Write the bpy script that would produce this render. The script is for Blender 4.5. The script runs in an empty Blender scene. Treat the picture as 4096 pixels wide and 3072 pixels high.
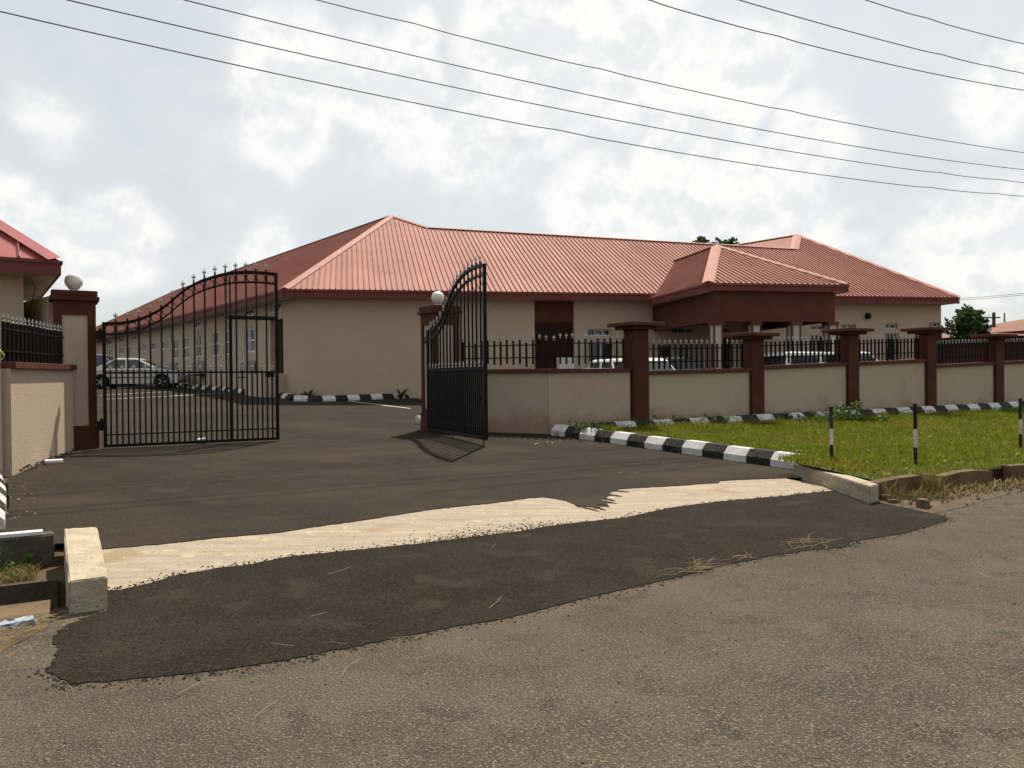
import bpy, bmesh, math, random
import numpy as np
from mathutils import Vector, Matrix
from mathutils.geometry import delaunay_2d_cdt
random.seed(11)
rng = np.random.default_rng(5)
sc = bpy.context.scene
COL = sc.collection

# ---------------------------------------------------------------- camera
FPX, CX, CY = 3150.0, 2048.0, 1536.0          # the photograph's own pixels
PITCH, ROLL = 24 / 3150.0, 0.010
CAM = Vector((0, 0, 1.6))
fw = Vector((0, math.cos(PITCH), -math.sin(PITCH)))
r0 = Vector((1, 0, 0)); u0 = r0.cross(fw)
up = u0 * math.cos(ROLL) + r0 * math.sin(ROLL)
rt = r0 * math.cos(ROLL) - u0 * math.sin(ROLL)
cd = bpy.data.cameras.new('camera')
cam = bpy.data.objects.new('camera', cd); COL.objects.link(cam)
m = Matrix.Identity(4)
for i in range(3):
    m[i][0], m[i][1], m[i][2], m[i][3] = rt[i], up[i], -fw[i], CAM[i]
cam.matrix_world = m
cd.sensor_width = 36; cd.lens = 36 * FPX / 4096
cd.clip_start = 0.1; cd.clip_end = 3000
sc.camera = cam

# ---------------------------------------------------------------- world and sun
SUN_EL, SUN_AZ, SUN_STRENGTH, SKY_STRENGTH = 57.0, 13.0, 4.6, 0.06
EXPOSURE = 0.62
w = bpy.data.worlds.new('World'); sc.world = w; w.use_nodes = True
w.cycles.sampling_method = 'MANUAL'; w.cycles.sample_map_resolution = 256
nt = w.node_tree; N = nt.nodes; L = nt.links
N.clear()
def wn(t, **k):
    n = N.new(t)
    for a, b in k.items(): setattr(n, a, b)
    return n
def wmath(op, a, b=None, clamp=False):
    n = wn('ShaderNodeMath', operation=op, use_clamp=clamp)
    for i, s in enumerate((a, b)):
        if s is None: continue
        if isinstance(s, (int, float)): n.inputs[i].default_value = s
        else: L.new(s, n.inputs[i])
    return n.outputs[0]
out = wn('ShaderNodeOutputWorld'); bg = wn('ShaderNodeBackground')
sky = wn('ShaderNodeTexSky', sky_type='NISHITA', sun_disc=False)
sky.sun_elevation = math.radians(SUN_EL); sky.sun_rotation = math.radians(SUN_AZ)
sky.air_density = 1.0; sky.dust_density = 3.0; sky.ozone_density = 1.0
tc = wn('ShaderNodeTexCoord')
sep = wn('ShaderNodeSeparateXYZ'); L.new(tc.outputs['Generated'], sep.inputs[0])
zc = wmath('MAXIMUM', sep.outputs[2], 0.0)
den = wmath('ADD', zc, 0.16)
cmb = wn('ShaderNodeCombineXYZ')
L.new(wmath('DIVIDE', sep.outputs[0], den), cmb.inputs[0])
L.new(wmath('DIVIDE', sep.outputs[1], den), cmb.inputs[1])
def wnoise(vec, scale, detail, rough, off=(0, 0, 0), dist=0.0):
    mp = wn('ShaderNodeMapping'); mp.inputs['Location'].default_value = off
    L.new(vec, mp.inputs[0])
    n = wn('ShaderNodeTexNoise'); n.inputs['Scale'].default_value = scale
    n.inputs['Detail'].default_value = detail; n.inputs['Roughness'].default_value = rough
    n.inputs['Distortion'].default_value = dist
    L.new(mp.outputs[0], n.inputs['Vector']); return n.outputs['Fac']
def wrange(v, a, b, c=0.0, d=1.0, smooth=True):
    n = wn('ShaderNodeMapRange', interpolation_type='SMOOTHSTEP' if smooth else 'LINEAR')
    n.inputs[1].default_value, n.inputs[2].default_value, n.inputs[3].default_value, n.inputs[4].default_value = a, b, c, d
    L.new(v, n.inputs[0]); return n.outputs[0]
def wmix(f, a, b):
    n = wn('ShaderNodeMix', data_type='RGBA')
    if isinstance(f, float): n.inputs[0].default_value = f
    else: L.new(f, n.inputs[0])
    for i, s in ((6, a), (7, b)):
        if isinstance(s, tuple): n.inputs[i].default_value = (*s, 1)
        else: L.new(s, n.inputs[i])
    return n.outputs[2]
# the cumulus banks: rounded heaps in direction space, broken by noise
def pdir(x, y):
    d = (fw + rt * ((x - CX) / FPX) + up * ((CY - y) / FPX)).normalized(); return d
nrm = tc.outputs['Generated']
banks = [(1150, 260, .115, 1.5), (1500, 330, .12, 1.6), (1640, 120, .06, 1.2), (1150, 520, .08, 1.3), (230, 480, .08, .72),
         (2150, 180, .15, 1.6), (2550, 200, .14, 1.6), (2950, 250, .10, 1.3), (2850, 500, .10, 1.5), (3250, 560, .09, 1.4),
         (2400, 830, .10, 1.7), (2680, 790, .10, 1.7), (3050, 790, .13, 1.5), (1850, 560, .08, 1.1),
         (80, 900, .09, 1.6), (450, 940, .10, 1.5), (1080, 1010, .07, .9), (4000, 950, .12, 1.3), (4020, 420, .08, 1.0)]
warp = wn('ShaderNodeTexNoise'); warp.inputs['Scale'].default_value = 7.0; warp.inputs['Detail'].default_value = 2.0
warp.inputs['Roughness'].default_value = 0.62
L.new(nrm, warp.inputs['Vector'])
wsub = wn('ShaderNodeVectorMath', operation='SUBTRACT'); L.new(warp.outputs['Color'], wsub.inputs[0]); wsub.inputs[1].default_value = (.5, .5, .5)
wsc = wn('ShaderNodeVectorMath', operation='SCALE'); L.new(wsub.outputs[0], wsc.inputs[0]); wsc.inputs['Scale'].default_value = 0.085
wadd = wn('ShaderNodeVectorMath', operation='ADD'); L.new(nrm, wadd.inputs[0]); L.new(wsc.outputs[0], wadd.inputs[1])
heap = None
for (bx, by, br, bs) in banks:
    dv = wn('ShaderNodeVectorMath', operation='DISTANCE'); L.new(wadd.outputs[0], dv.inputs[0]); dv.inputs[1].default_value = pdir(bx, by)
    t = wrange(dv.outputs['Value'], br, 0.0, 0.0, bs * .55)
    heap = t if heap is None else wmath('MAXIMUM', heap, t)
n1 = wnoise(cmb.outputs[0], 1.15, 3, .58, (3.1, 1.7, 0))
n2 = wnoise(nrm, 7.5, 8, .64, (.4, .1, .9))
n3 = wnoise(nrm, 7.5, 4, .64, (.4, .1, .88))            # the same field seen a little higher up: lit tops, grey undersides
soft = wmath('MULTIPLY', wmath('SUBTRACT', n1, .50), .9)
dens = wmath('ADD', wmath('ADD', wmath('MULTIPLY', heap, .95), soft), wmath('MULTIPLY', wmath('SUBTRACT', n2, .5), 1.15))
mask = wmath('ADD', wmath('MULTIPLY', wrange(dens, .14, .42), .52), wmath('MULTIPLY', wrange(dens, -.35, .70), .45))
shade = wrange(wmath('ADD', wmath('SUBTRACT', n2, n3), wmath('MULTIPLY', wmath('SUBTRACT', .75, dens), .16)), -.06, .07)
cloudcol = wmix(shade, (.555, .57, .572), (.675, .665, .648))
skyc = wn('ShaderNodeVectorMath', operation='SCALE'); L.new(sky.outputs[0], skyc.inputs[0]); skyc.inputs['Scale'].default_value = SKY_STRENGTH
veil = wmix(.66, skyc.outputs[0], (.535, .57, .582))     # thin high haze over the whole sky
allc = wmix(wmath('MULTIPLY', mask, .9), veil, cloudcol)
L.new(allc, bg.inputs[0]); bg.inputs[1].default_value = 1.0
L.new(bg.outputs[0], out.inputs[0])

sl = bpy.data.lights.new('sun', 'SUN'); so = bpy.data.objects.new('sun', sl); COL.objects.link(so)
sl.energy = SUN_STRENGTH; sl.angle = math.radians(0.6); sl.color = (1.0, .92, .81)
el, az = math.radians(SUN_EL), math.radians(SUN_AZ)
to_sun = Vector((math.sin(az) * math.cos(el), math.cos(az) * math.cos(el), math.sin(el)))
so.rotation_euler = to_sun.to_track_quat('Z', 'Y').to_euler(); so.location = to_sun * 60
cy = sc.cycles; cy.use_adaptive_sampling = True; cy.adaptive_threshold = .02; cy.max_bounces = 6; cy.diffuse_bounces = 3; cy.glossy_bounces = 2; cy.transmission_bounces = 2; cy.caustics_reflective = False; cy.caustics_refractive = False
vs = sc.view_settings
vs.view_transform = 'Standard'; vs.look = 'None'; vs.exposure = EXPOSURE; vs.gamma = 1; vs.use_curve_mapping = False

# ---------------------------------------------------------------- materials
MATS = {}
def mat(name, c1, c2=None, rough=.85, scale=3.0, detail=3, bump=0.0, bscale=60.0, metal=0.0, spec=.10, lo=.35, hi=.65,
        c3=None, scale3=.6, lo3=.5, hi3=.7, speck=None, sscale=180, slo=.66, shi=.72, coords='pos', stretch=None, island=None, leafy=0.0, trans=0.0, emit=None, objvar=0.0, splash=None):
    mm = bpy.data.materials.new(name); mm.use_nodes = True
    n, l = mm.node_tree.nodes, mm.node_tree.links
    b = n['Principled BSDF']
    b.inputs['Roughness'].default_value = rough; b.inputs['Metallic'].default_value = metal
    b.inputs['Specular IOR Level'].default_value = spec
    if trans: b.inputs['Transmission Weight'].default_value = trans
    if coords == 'pos': vec = n.new('ShaderNodeNewGeometry').outputs['Position']
    else: vec = n.new('ShaderNodeTexCoord').outputs['Object']
    if stretch:
        mp = n.new('ShaderNodeMapping'); mp.inputs['Scale'].default_value = stretch[0]; mp.inputs['Rotation'].default_value = (0, 0, stretch[1])
        l.new(vec, mp.inputs[0]); vecs = mp.outputs[0]
    else: vecs = vec
    def noise(s, d=detail, v=None, r=.6):
        t = n.new('ShaderNodeTexNoise'); t.inputs['Scale'].default_value = s; t.inputs['Detail'].default_value = d
        t.inputs['Roughness'].default_value = r
        l.new(v or vec, t.inputs['Vector']); return t.outputs['Fac']
    def rng_(v, a, bb):
        t = n.new('ShaderNodeMapRange'); t.interpolation_type = 'SMOOTHSTEP'
        t.inputs[1].default_value, t.inputs[2].default_value = a, bb; l.new(v, t.inputs[0]); return t.outputs[0]
    def mix(f, a, bb):
        t = n.new('ShaderNodeMix'); t.data_type = 'RGBA'; l.new(f, t.inputs[0])
        for i, s in ((6, a), (7, bb)):
            if isinstance(s, tuple): t.inputs[i].default_value = (*s, 1)
            else: l.new(s, t.inputs[i])
        return t.outputs[2]
    col = c1
    if c2 is not None: col = mix(rng_(noise(scale, v=vecs), lo, hi), c1, c2)
    if c3 is not None: col = mix(rng_(noise(scale3, 3, vecs), lo3, hi3), col, c3)
    if speck is not None:
        for (sc_, cc) in ((sscale, speck),) if not isinstance(speck, list) else [(sscale * k, c) for k, c in speck]:
            col = mix(rng_(noise(sc_, 2, r=.4), slo, shi), col, cc)
    if island is not None:
        g = n.new('ShaderNodeNewGeometry')
        col = mix(g.outputs['Random Per Island'], col, island)
    if splash is not None:      # soil thrown up by rain along the foot of the wall, ragged upper edge
        sx = n.new('ShaderNodeSeparateXYZ'); l.new(vec, sx.inputs[0])
        ad = n.new('ShaderNodeMath'); ad.operation = 'MULTIPLY_ADD'; l.new(noise(1.7, 6), ad.inputs[0]); ad.inputs[1].default_value = -1.5; l.new(sx.outputs[2], ad.inputs[2])
        mr = n.new('ShaderNodeMapRange'); mr.interpolation_type = 'SMOOTHSTEP'; l.new(ad.outputs[0], mr.inputs[0])
        mr.inputs[1].default_value, mr.inputs[2].default_value, mr.inputs[3].default_value, mr.inputs[4].default_value = .15, -.35, 0, .75
        col = mix(mr.outputs[0], col, splash)
    if objvar:
        oi = n.new('ShaderNodeObjectInfo'); mr = n.new('ShaderNodeMapRange'); l.new(oi.outputs['Random'], mr.inputs[0]); mr.inputs[3].default_value = 1 - objvar; mr.inputs[4].default_value = 1 + objvar
        vm = n.new('ShaderNodeVectorMath'); vm.operation = 'SCALE'; l.new(mr.outputs[0], vm.inputs['Scale'])
        if isinstance(col, tuple): vm.inputs[0].default_value = col
        else: l.new(col, vm.inputs[0])
        col = vm.outputs[0]
    if isinstance(col, tuple): b.inputs['Base Color'].default_value = (*col, 1)
    else: l.new(col, b.inputs['Base Color'])
    if bump:
        bp = n.new('ShaderNodeBump'); bp.inputs['Strength'].default_value = bump; bp.inputs['Distance'].default_value = .02
        l.new(noise(bscale, 2), bp.inputs['Height']); l.new(bp.outputs[0], b.inputs['Normal'])
    if emit:
        b.inputs['Emission Color'].default_value = (*emit[0], 1); b.inputs['Emission Strength'].default_value = emit[1]
    if leafy:
        tb = n.new('ShaderNodeBsdfTranslucent'); ms = n.new('ShaderNodeMixShader'); ms.inputs[0].default_value = leafy
        if isinstance(col, tuple): tb.inputs[0].default_value = (*col, 1)
        else: l.new(col, tb.inputs[0])
        l.new(b.outputs[0], ms.inputs[1]); l.new(tb.outputs[0], ms.inputs[2]); l.new(ms.outputs[0], n['Material Output'].inputs[0])
    MATS[name] = mm; return mm
cream = mat('cream_render', (.475, .37, .275), (.46, .355, .262), rough=.95, scale=.8, bump=.7, bscale=70, speck=[(1.0, (.40, .305, .22)), (.45, (.50, .395, .295))], sscale=55, slo=.56, shi=.70)
creamd = mat('cream_render_dusty', (.45, .36, .265), (.435, .345, .252), rough=.95, scale=.8, bump=.7, bscale=70, c3=(.37, .27, .18), scale3=.5, lo3=.6, hi3=.8, speck=[(1.0, (.37, .29, .21)), (.45, (.48, .385, .285))], sscale=55, slo=.56, shi=.70, splash=(.30, .20, .13))
colpaint = mat('column_paint', (.40, .35, .29), (.36, .31, .255), rough=.9)
white_r = mat('white_soffit', (.48, .45, .41), (.42, .39, .35), rough=.9)
brown = mat('brown_paint', (.082, .027, .016), (.066, .021, .013), rough=.7, scale=2.5, bump=.3, bscale=80, c3=(.085, .035, .022), scale3=1.2, lo3=.58, hi3=.8)
browncope = mat('brown_coping', (.105, .042, .028), (.080, .030, .020), rough=.8, scale=4, bump=.35, bscale=70)
maroonbeam = mat('maroon_beam', (.105, .038, .026), (.09, .031, .022), rough=.85, scale=2, bump=.3, bscale=70)
fasciam = mat('maroon_fascia', (.18, .05, .04), (.145, .04, .032), rough=.6, scale=1.5, spec=.2)
roofm = mat('roof_metal', (.325, .148, .114), (.295, .130, .098), rough=.75, scale=.55, spec=.12, c3=(.345, .168, .132), scale3=.22, lo3=.45, hi3=.75, bump=.10, bscale=6, objvar=.07, speck=[(.012, (.275, .112, .083)), (.3, (.36, .18, .14))], sscale=60, slo=.55, shi=.75)
roofcap = mat('roof_cap', (.36, .165, .128), (.33, .145, .11), rough=.7, scale=2.0, spec=.15)
gloss_roof = mat('gatehouse_roof', (.34, .085, .075), (.30, .07, .06), rough=.28, scale=2.0, spec=.6, bump=.15, bscale=5)
iron = mat('black_iron', (.0035, .0028, .0025), (.006, .0045, .004), rough=.5, scale=8, spec=.14)
ironbr = mat('dark_brown_iron', (.009, .0045, .0035), (.006, .0035, .003), rough=.55, scale=8, spec=.12)
silver = mat('silver_paint', (.42, .42, .40), (.32, .32, .31), rough=.35, metal=.6, scale=20)
asph_road = mat('old_asphalt', (.088, .070, .052), (.066, .053, .040), rough=.95, scale=1.1, detail=4, bump=1.0, bscale=60, c3=(.056, .050, .041), scale3=.8, lo3=.48, hi3=.70, spec=.05,
                speck=[(.03, (.052, .046, .037)), (.012, (.092, .073, .053)), (1.0, (.21, .175, .13)), (.5, (.17, .135, .095)), (.7, (.032, .027, .021))], sscale=120, slo=.575, shi=.69)
asph_new = mat('new_asphalt', (.027, .0205, .0135), (.019, .0145, .0098), rough=.93, scale=1.6, detail=4, bump=.9, bscale=110, c3=(.036, .029, .021), scale3=.5, lo3=.5, hi3=.72,
               speck=[(.02, (.040, .031, .021)), (1.0, (.065, .054, .041)), (.7, (.009, .008, .007)), (.35, (.042, .034, .025)), (.5, (.012, .010, .008))], sscale=110, slo=.575, shi=.68, spec=.06)
asph_yard = mat('yard_asphalt', (.034, .0265, .0185), (.024, .0185, .0135), rough=.93, scale=.7, detail=4, bump=.7, bscale=90, c3=(.046, .037, .026), scale3=.45, lo3=.46, hi3=.7,
                speck=[(.02, (.038, .030, .021)), (1.0, (.066, .053, .04)), (.6, (.012, .010, .008)), (.3, (.042, .034, .025))], sscale=90, slo=.58, shi=.69, stretch=((.75, 1.25, 1), math.radians(-29)), spec=.06)
concm = mat('pale_concrete', (.31, .262, .20), (.255, .212, .158), rough=.93, scale=2.2, detail=4, bump=.5, bscale=45, c3=(.36, .29, .20), scale3=.8, lo3=.5, hi3=.72,
            speck=[(.02, (.25, .19, .12)), (1.0, (.13, .095, .06)), (.3, (.22, .165, .105)), (.1, (.36, .295, .205))], sscale=60, slo=.62, shi=.72, stretch=((.5, 4.5, 1), math.radians(-29.5)))
concblk = mat('rough_concrete', (.40, .34, .245), (.31, .26, .185), rough=.95, scale=4, detail=4, bump=.9, bscale=28, c3=(.18, .145, .10), scale3=2.2, lo3=.56, hi3=.74, speck=(.10, .08, .055), sscale=40, slo=.66, shi=.74)
concdirty = mat('dirty_concrete', (.14, .092, .056), (.10, .062, .036), rough=.95, scale=3, detail=4, bump=.9, bscale=25, c3=(.20, .13, .075), scale3=1.4, lo3=.5, hi3=.7)
kw = mat('kerb_white', (.60, .58, .56), (.50, .48, .46), rough=.8, scale=5, bump=.4, bscale=50, c3=(.30, .25, .19), scale3=3.5, lo3=.55, hi3=.72, speck=(.22, .18, .13), sscale=45, slo=.62, shi=.68, objvar=.08)
kb = mat('kerb_black', (.016, .016, .016), (.028, .027, .025), rough=.75, scale=6, bump=.4, bscale=50, c3=(.09, .075, .06), scale3=4, lo3=.57, hi3=.75, speck=(.15, .13, .11), sscale=40, slo=.64, shi=.70, objvar=.15)
concdark = mat('shaded_drain_concrete', (.105, .088, .066), (.07, .058, .043), rough=.95, scale=3, detail=6, bump=.9, bscale=25, c3=(.05, .045, .03), scale3=1.4, lo3=.48, hi3=.68)  # dark grey concrete, with the shade on the left drain walls in its colour
soil = mat('soil', (.10, .066, .040), (.07, .047, .029), rough=1, scale=2, bump=.8, bscale=30, c3=(.135, .10, .058), scale3=1.0)
soilgreen = mat('soil_green', (.055, .075, .016), (.04, .05, .012), rough=1, scale=2, bump=.8, bscale=30, c3=(.09, .08, .03), scale3=.7)
far_ground = mat('far_ground', (.07, .08, .03), (.10, .08, .045), rough=1, scale=.1)
grassm = mat('grass', (.085, .145, .008), (.115, .16, .010), rough=.75, scale=.9, island=(.20, .20, .02), spec=.12, c3=(.20, .165, .03), scale3=.7, lo3=.44, hi3=.68, leafy=.4)
leafm = mat('leaf_green', (.035, .085, .012), (.05, .10, .018), rough=.6, scale=2, island=(.10, .16, .03), spec=.2, leafy=.35)
leafd = mat('leaf_dark', (.022, .045, .012), (.03, .06, .016), rough=.6, scale=2, island=(.05, .085, .025), spec=.15, leafy=.25)
bark = mat('bark', (.09, .065, .045), (.06, .045, .03), rough=.95, scale=6)
strawm = mat('straw', (.30, .225, .12), (.22, .16, .08), rough=.9, scale=9, island=(.34, .27, .16))
dryleaf = mat('dry_leaf', (.20, .13, .065), (.13, .085, .04), rough=.9, scale=20, island=(.30, .23, .13))
whitepaint = mat('white_line', (.55, .53, .48), (.35, .33, .29), rough=.8, scale=7, lo=.45, hi=.75)
glass = mat('window_glass', (.012, .014, .016), rough=.08, spec=.6)
curtain = mat('curtain_glass', (.05, .04, .035), (.16, .14, .12), rough=.2, scale=5, spec=.5, lo=.5, hi=.6, stretch=((3, 3, .2), 0))
alu = mat('aluminium_frame', (.58, .56, .52), rough=.5)
woodd = mat('dark_wood', (.022, .008, .006), (.03, .011, .008), rough=.5, scale=4)
carsil = mat('car_silver', (.46, .43, .38), rough=.3, metal=.35, spec=.5)
carwhite = mat('car_white', (.68, .68, .66), rough=.25, spec=.5)
carblue = mat('car_bluegrey', (.10, .115, .135), rough=.25, metal=.4, spec=.5)
cardark = mat('car_dark', (.02, .022, .025), rough=.2, metal=.3, spec=.5)
carglass = mat('car_glass', (.016, .020, .020), rough=.04, spec=.7)
rubber = mat('tyre_rubber', (.012, .012, .012), rough=.8)
rimm = mat('rim_alloy', (.45, .45, .44), rough=.35, metal=.7)
redl = mat('tail_lamp', (.25, .02, .015), rough=.2)
headl = mat('head_lamp', (.55, .55, .55), rough=.1)
globem = mat('globe_plastic', (.72, .70, .63), (.60, .57, .50), rough=.3, scale=5, spec=.5, coords='obj')
plastic_w = mat('white_plastic', (.55, .54, .52), (.48, .47, .45), rough=.5)
acgrey = mat('ac_casing', (.38, .37, .35), (.32, .31, .29), rough=.6)
wirem = mat('wire', (.055, .05, .055), rough=.6)
paper = mat('paper_white', (.7, .68, .62), rough=.8)
stonem = mat('stone', (.16, .11, .075), (.11, .075, .05), rough=.95, scale=9, bump=.6, bscale=20)
gravelm = mat('gravel', (.02, .018, .016), (.03, .026, .022), rough=.95, scale=20, island=(.045, .038, .03))
yellowm = mat('yellow_strap', (.55, .43, .12), rough=.7)
rustm = mat('rust_wire', (.05, .03, .02), rough=.8)

# ---------------------------------------------------------------- mesh helpers
class MB:
    def __init__(s): s.v = []; s.f = []
    def add(s, vs, fs):
        o = len(s.v); s.v += [tuple(p) for p in vs]; s.f += [tuple(i + o for i in f) for f in fs]; return s
    def hexa(s, p):   # 8 points, bottom ring then top ring
        return s.add(p, [(3, 2, 1, 0), (4, 5, 6, 7), (0, 1, 5, 4), (1, 2, 6, 5), (2, 3, 7, 6), (3, 0, 4, 7)])
    def box(s, c, d, ax=None):
        c = Vector(c); X, Y, Z = ax or (Vector((1, 0, 0)), Vector((0, 1, 0)), Vector((0, 0, 1)))
        x, y, z = X * (d[0] / 2), Y * (d[1] / 2), Z * (d[2] / 2)
        return s.hexa([c - x - y - z, c + x - y - z, c + x + y - z, c - x + y - z, c - x - y + z, c + x - y + z, c + x + y + z, c - x + y + z])
    def bar(s, p, q, a, b=None, side=None):   # rectangular bar from p to q
        p, q = Vector(p), Vector(q); b = b or a; z = (q - p).normalized()
        x = (side or (Vector((0, 0, 1)) if abs(z.z) < .9 else Vector((1, 0, 0))))
        y = z.cross(x).normalized(); x = y.cross(z).normalized()
        x, y = x * (a / 2), y * (b / 2)
        return s.hexa([p - x - y, p + x - y, p + x + y, p - x + y, q - x - y, q + x - y, q + x + y, q - x + y])
    def tube(s, pts, r, seg=6, closed=False, cap=True):
        pts = [Vector(p) for p in pts]; n = len(pts); rings = []
        rr = r if isinstance(r, (list, tuple)) else [r] * n
        for i, p in enumerate(pts):
            a = pts[(i - 1) % n] if (closed or i) else p; b_ = pts[(i + 1) % n] if (closed or i < n - 1) else p
            d = (b_ - a).normalized(); x = d.cross(Vector((0, 0, 1)))
            if x.length < .05: x = d.cross(Vector((1, 0, 0)))
            x.normalize(); y = x.cross(d)
            rings.append([p + (x * math.cos(t) + y * math.sin(t)) * rr[i] for t in [2 * math.pi * k / seg for k in range(seg)]])
        o = len(s.v)
        for rg in rings: s.v += [tuple(p) for p in rg]
        for i in range(n if closed else n - 1):
            j = (i + 1) % n
            for k in range(seg):
                k2 = (k + 1) % seg
                s.f.append((o + i * seg + k, o + i * seg + k2, o + j * seg + k2, o + j * seg + k))
        if cap and not closed:
            s.f.append(tuple(o + k for k in range(seg))[::-1]); s.f.append(tuple(o + (n - 1) * seg + k for k in range(seg)))
        return s
    def lathe(s, prof, c=(0, 0, 0), seg=16, axis='z'):
        o = len(s.v); n = len(prof)
        for (r, z) in prof:
            for k in range(seg):
                t = 2 * math.pi * k / seg
                if axis == 'z': s.v.append((c[0] + r * math.cos(t), c[1] + r * math.sin(t), c[2] + z))
                else: s.v.append((c[0] + r * math.cos(t), c[1] + z, c[2] + r * math.sin(t)))
        for i in range(n - 1):
            for k in range(seg):
                k2 = (k + 1) % seg
                s.f.append((o + i * seg + k, o + i * seg + k2, o + (i + 1) * seg + k2, o + (i + 1) * seg + k))
        s.f.append(tuple(o + k for k in range(seg))[::-1]); s.f.append(tuple(o + (n - 1) * seg + k for k in range(seg)))
        return s
    def mesh(s, name):
        me = bpy.data.meshes.new(name); me.from_pydata(s.v, [], s.f); me.update(); return me
    def build(s, name, material, parent=None, world=True, smooth=False, bevel=0, normals=False):
        me = s.mesh(name); me.materials.append(material)
        if normals:
            b = bmesh.new(); b.from_mesh(me); bmesh.ops.recalc_face_normals(b, faces=b.faces); b.to_mesh(me); b.free()
        if smooth:
            for p in me.polygons: p.use_smooth = True
        o = bpy.data.objects.new(name, me); COL.objects.link(o)
        if parent: put(o, parent, world)
        if bevel:
            bm_ = o.modifiers.new('bevel', 'BEVEL'); bm_.width = bevel; bm_.segments = 2; bm_.limit_method = 'ANGLE'
        return o
def root_of(o):
    while o.parent: o = o.parent
    return o
def put(o, parent, world=True):
    o.parent = parent
    if world:
        r = root_of(parent)
        if parent is r: o.matrix_parent_inverse = r.matrix_basis.inverted()
def inst(name, me, parent, loc, rotz=0.0, world=True, scale=None):
    o = bpy.data.objects.new(name, me); COL.objects.link(o); o.location = loc; o.rotation_euler = (0, 0, rotz)
    if scale: o.scale = scale
    put(o, parent, world); return o
def thing(name, label, cat, loc=(0, 0, 0), rotz=0.0, group=None):
    o = bpy.data.objects.new(name, None); COL.objects.link(o); o.empty_display_size = .3
    o.location = loc; o.rotation_euler = (0, 0, rotz); tag(o, label, cat, group); return o
def tag(o, label, cat, group=None, kind=None):
    o['label'] = label
    if cat: o['category'] = cat
    if group: o['group'] = group
    if kind: o['kind'] = kind
    return o
def struct(o, kind='structure', label=None):
    o['kind'] = kind
    if label: o['label'] = label
    return o

# ---------------------------------------------------------------- place: road axes, ground, picking points
TH = math.radians(29.5)
UD = Vector((math.cos(TH), math.sin(TH), 0)); VD = Vector((-math.sin(TH), math.cos(TH), 0)); ZD = Vector((0, 0, 1))
HV = [(-60, -.1), (5.0, 0), (6.9, .02), (8.3, .045), (10, .11), (12, .19), (14.5, .285), (17, .33), (19, .40), (22, .57), (28, .93), (34, 1.12), (40, 1.25), (60, 1.5), (400, 1.6)]
hx = np.array([a for a, b in HV]); hy = np.array([b for a, b in HV])
def H(v): return float(np.interp(v, hx, hy))
def uv(p): return (p[0] * UD.x + p[1] * UD.y, p[0] * VD.x + p[1] * VD.y)
def W(u, v, z=None, off=0.0):
    p = UD * u + VD * v; p.z = (H(v) if z is None else z) + off; return p
def ray(x, y): return fw + rt * ((x - CX) / FPX) + up * ((CY - y) / FPX)
def at(x, y, d): return CAM + ray(x, y) * d
def onplane(x, y, p0, n):
    r = ray(x, y); return CAM + r * ((Vector(p0) - CAM).dot(n) / r.dot(n))
def onground(x, y, hf=None):
    r = ray(x, y); lo, hi = 1.0, 150.0
    g = hf or (lambda p: H(uv(p)[1]))
    for _ in range(60):
        md = (lo + hi) / 2; p = CAM + r * md
        if p.z > g(p): lo = md
        else: hi = md
    return CAM + r * lo
def sheet(name, poly, offset, material, zf=None, skirt=0.0, cuts=True, maxd=None):
    """flat polygon in road coordinates laid over the rising ground"""
    b = bmesh.new()
    pv = [Vector(p) for p in poly]
    rv, _, rf, _, _, _ = delaunay_2d_cdt(pv, [(i, (i + 1) % len(pv)) for i in range(len(pv))], [], 1, 1e-5)
    vs_ = [b.verts.new((p.x, p.y, 0)) for p in rv]
    for f in rf: b.faces.new([vs_[i] for i in f])
    if cuts:
        for vv in hx:
            g = b.verts[:] + b.edges[:] + b.faces[:]
            bmesh.ops.bisect_plane(b, geom=g, plane_co=(0, vv, 0), plane_no=(0, 1, 0))
    bmesh.ops.recalc_face_normals(b, faces=b.faces[:])
    for f in b.faces:
        if f.normal.z < 0: f.normal_flip()
    bound = [e for e in b.edges if e.is_boundary]
    for v_ in b.verts:
        z = (zf(v_.co.x, v_.co.y) if zf else H(v_.co.y)) + offset
        v_.co = W(v_.co.x, v_.co.y, z)
    if skirt:
        r = bmesh.ops.extrude_edge_only(b, edges=bound)
        for v_ in [g for g in r['geom'] if isinstance(g, bmesh.types.BMVert)]: v_.co.z -= skirt
    me = bpy.data.meshes.new(name); b.to_mesh(me); b.free(); me.materials.append(material)
    o = bpy.data.objects.new(name, me); COL.objects.link(o); return o
def ragged(pts, step=.06, amp=.02, seed=1):
    """a traced edge (u,v) made uneven at the scale of the stones in the asphalt"""
    r = random.Random(seed); out_ = []
    for (a, b) in zip(pts[:-1], pts[1:]):
        d = math.hypot(b[0] - a[0], b[1] - a[1]); n = max(1, int(d / step))
        for k in range(n):
            t = k / n; out_.append((a[0] + (b[0] - a[0]) * t + r.uniform(-amp, amp), a[1] + (b[1] - a[1]) * t + r.uniform(-amp, amp)))
    out_.append(pts[-1]); return out_
def gpts(px): return [uv(onground(x, y)) for x, y in px]

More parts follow.
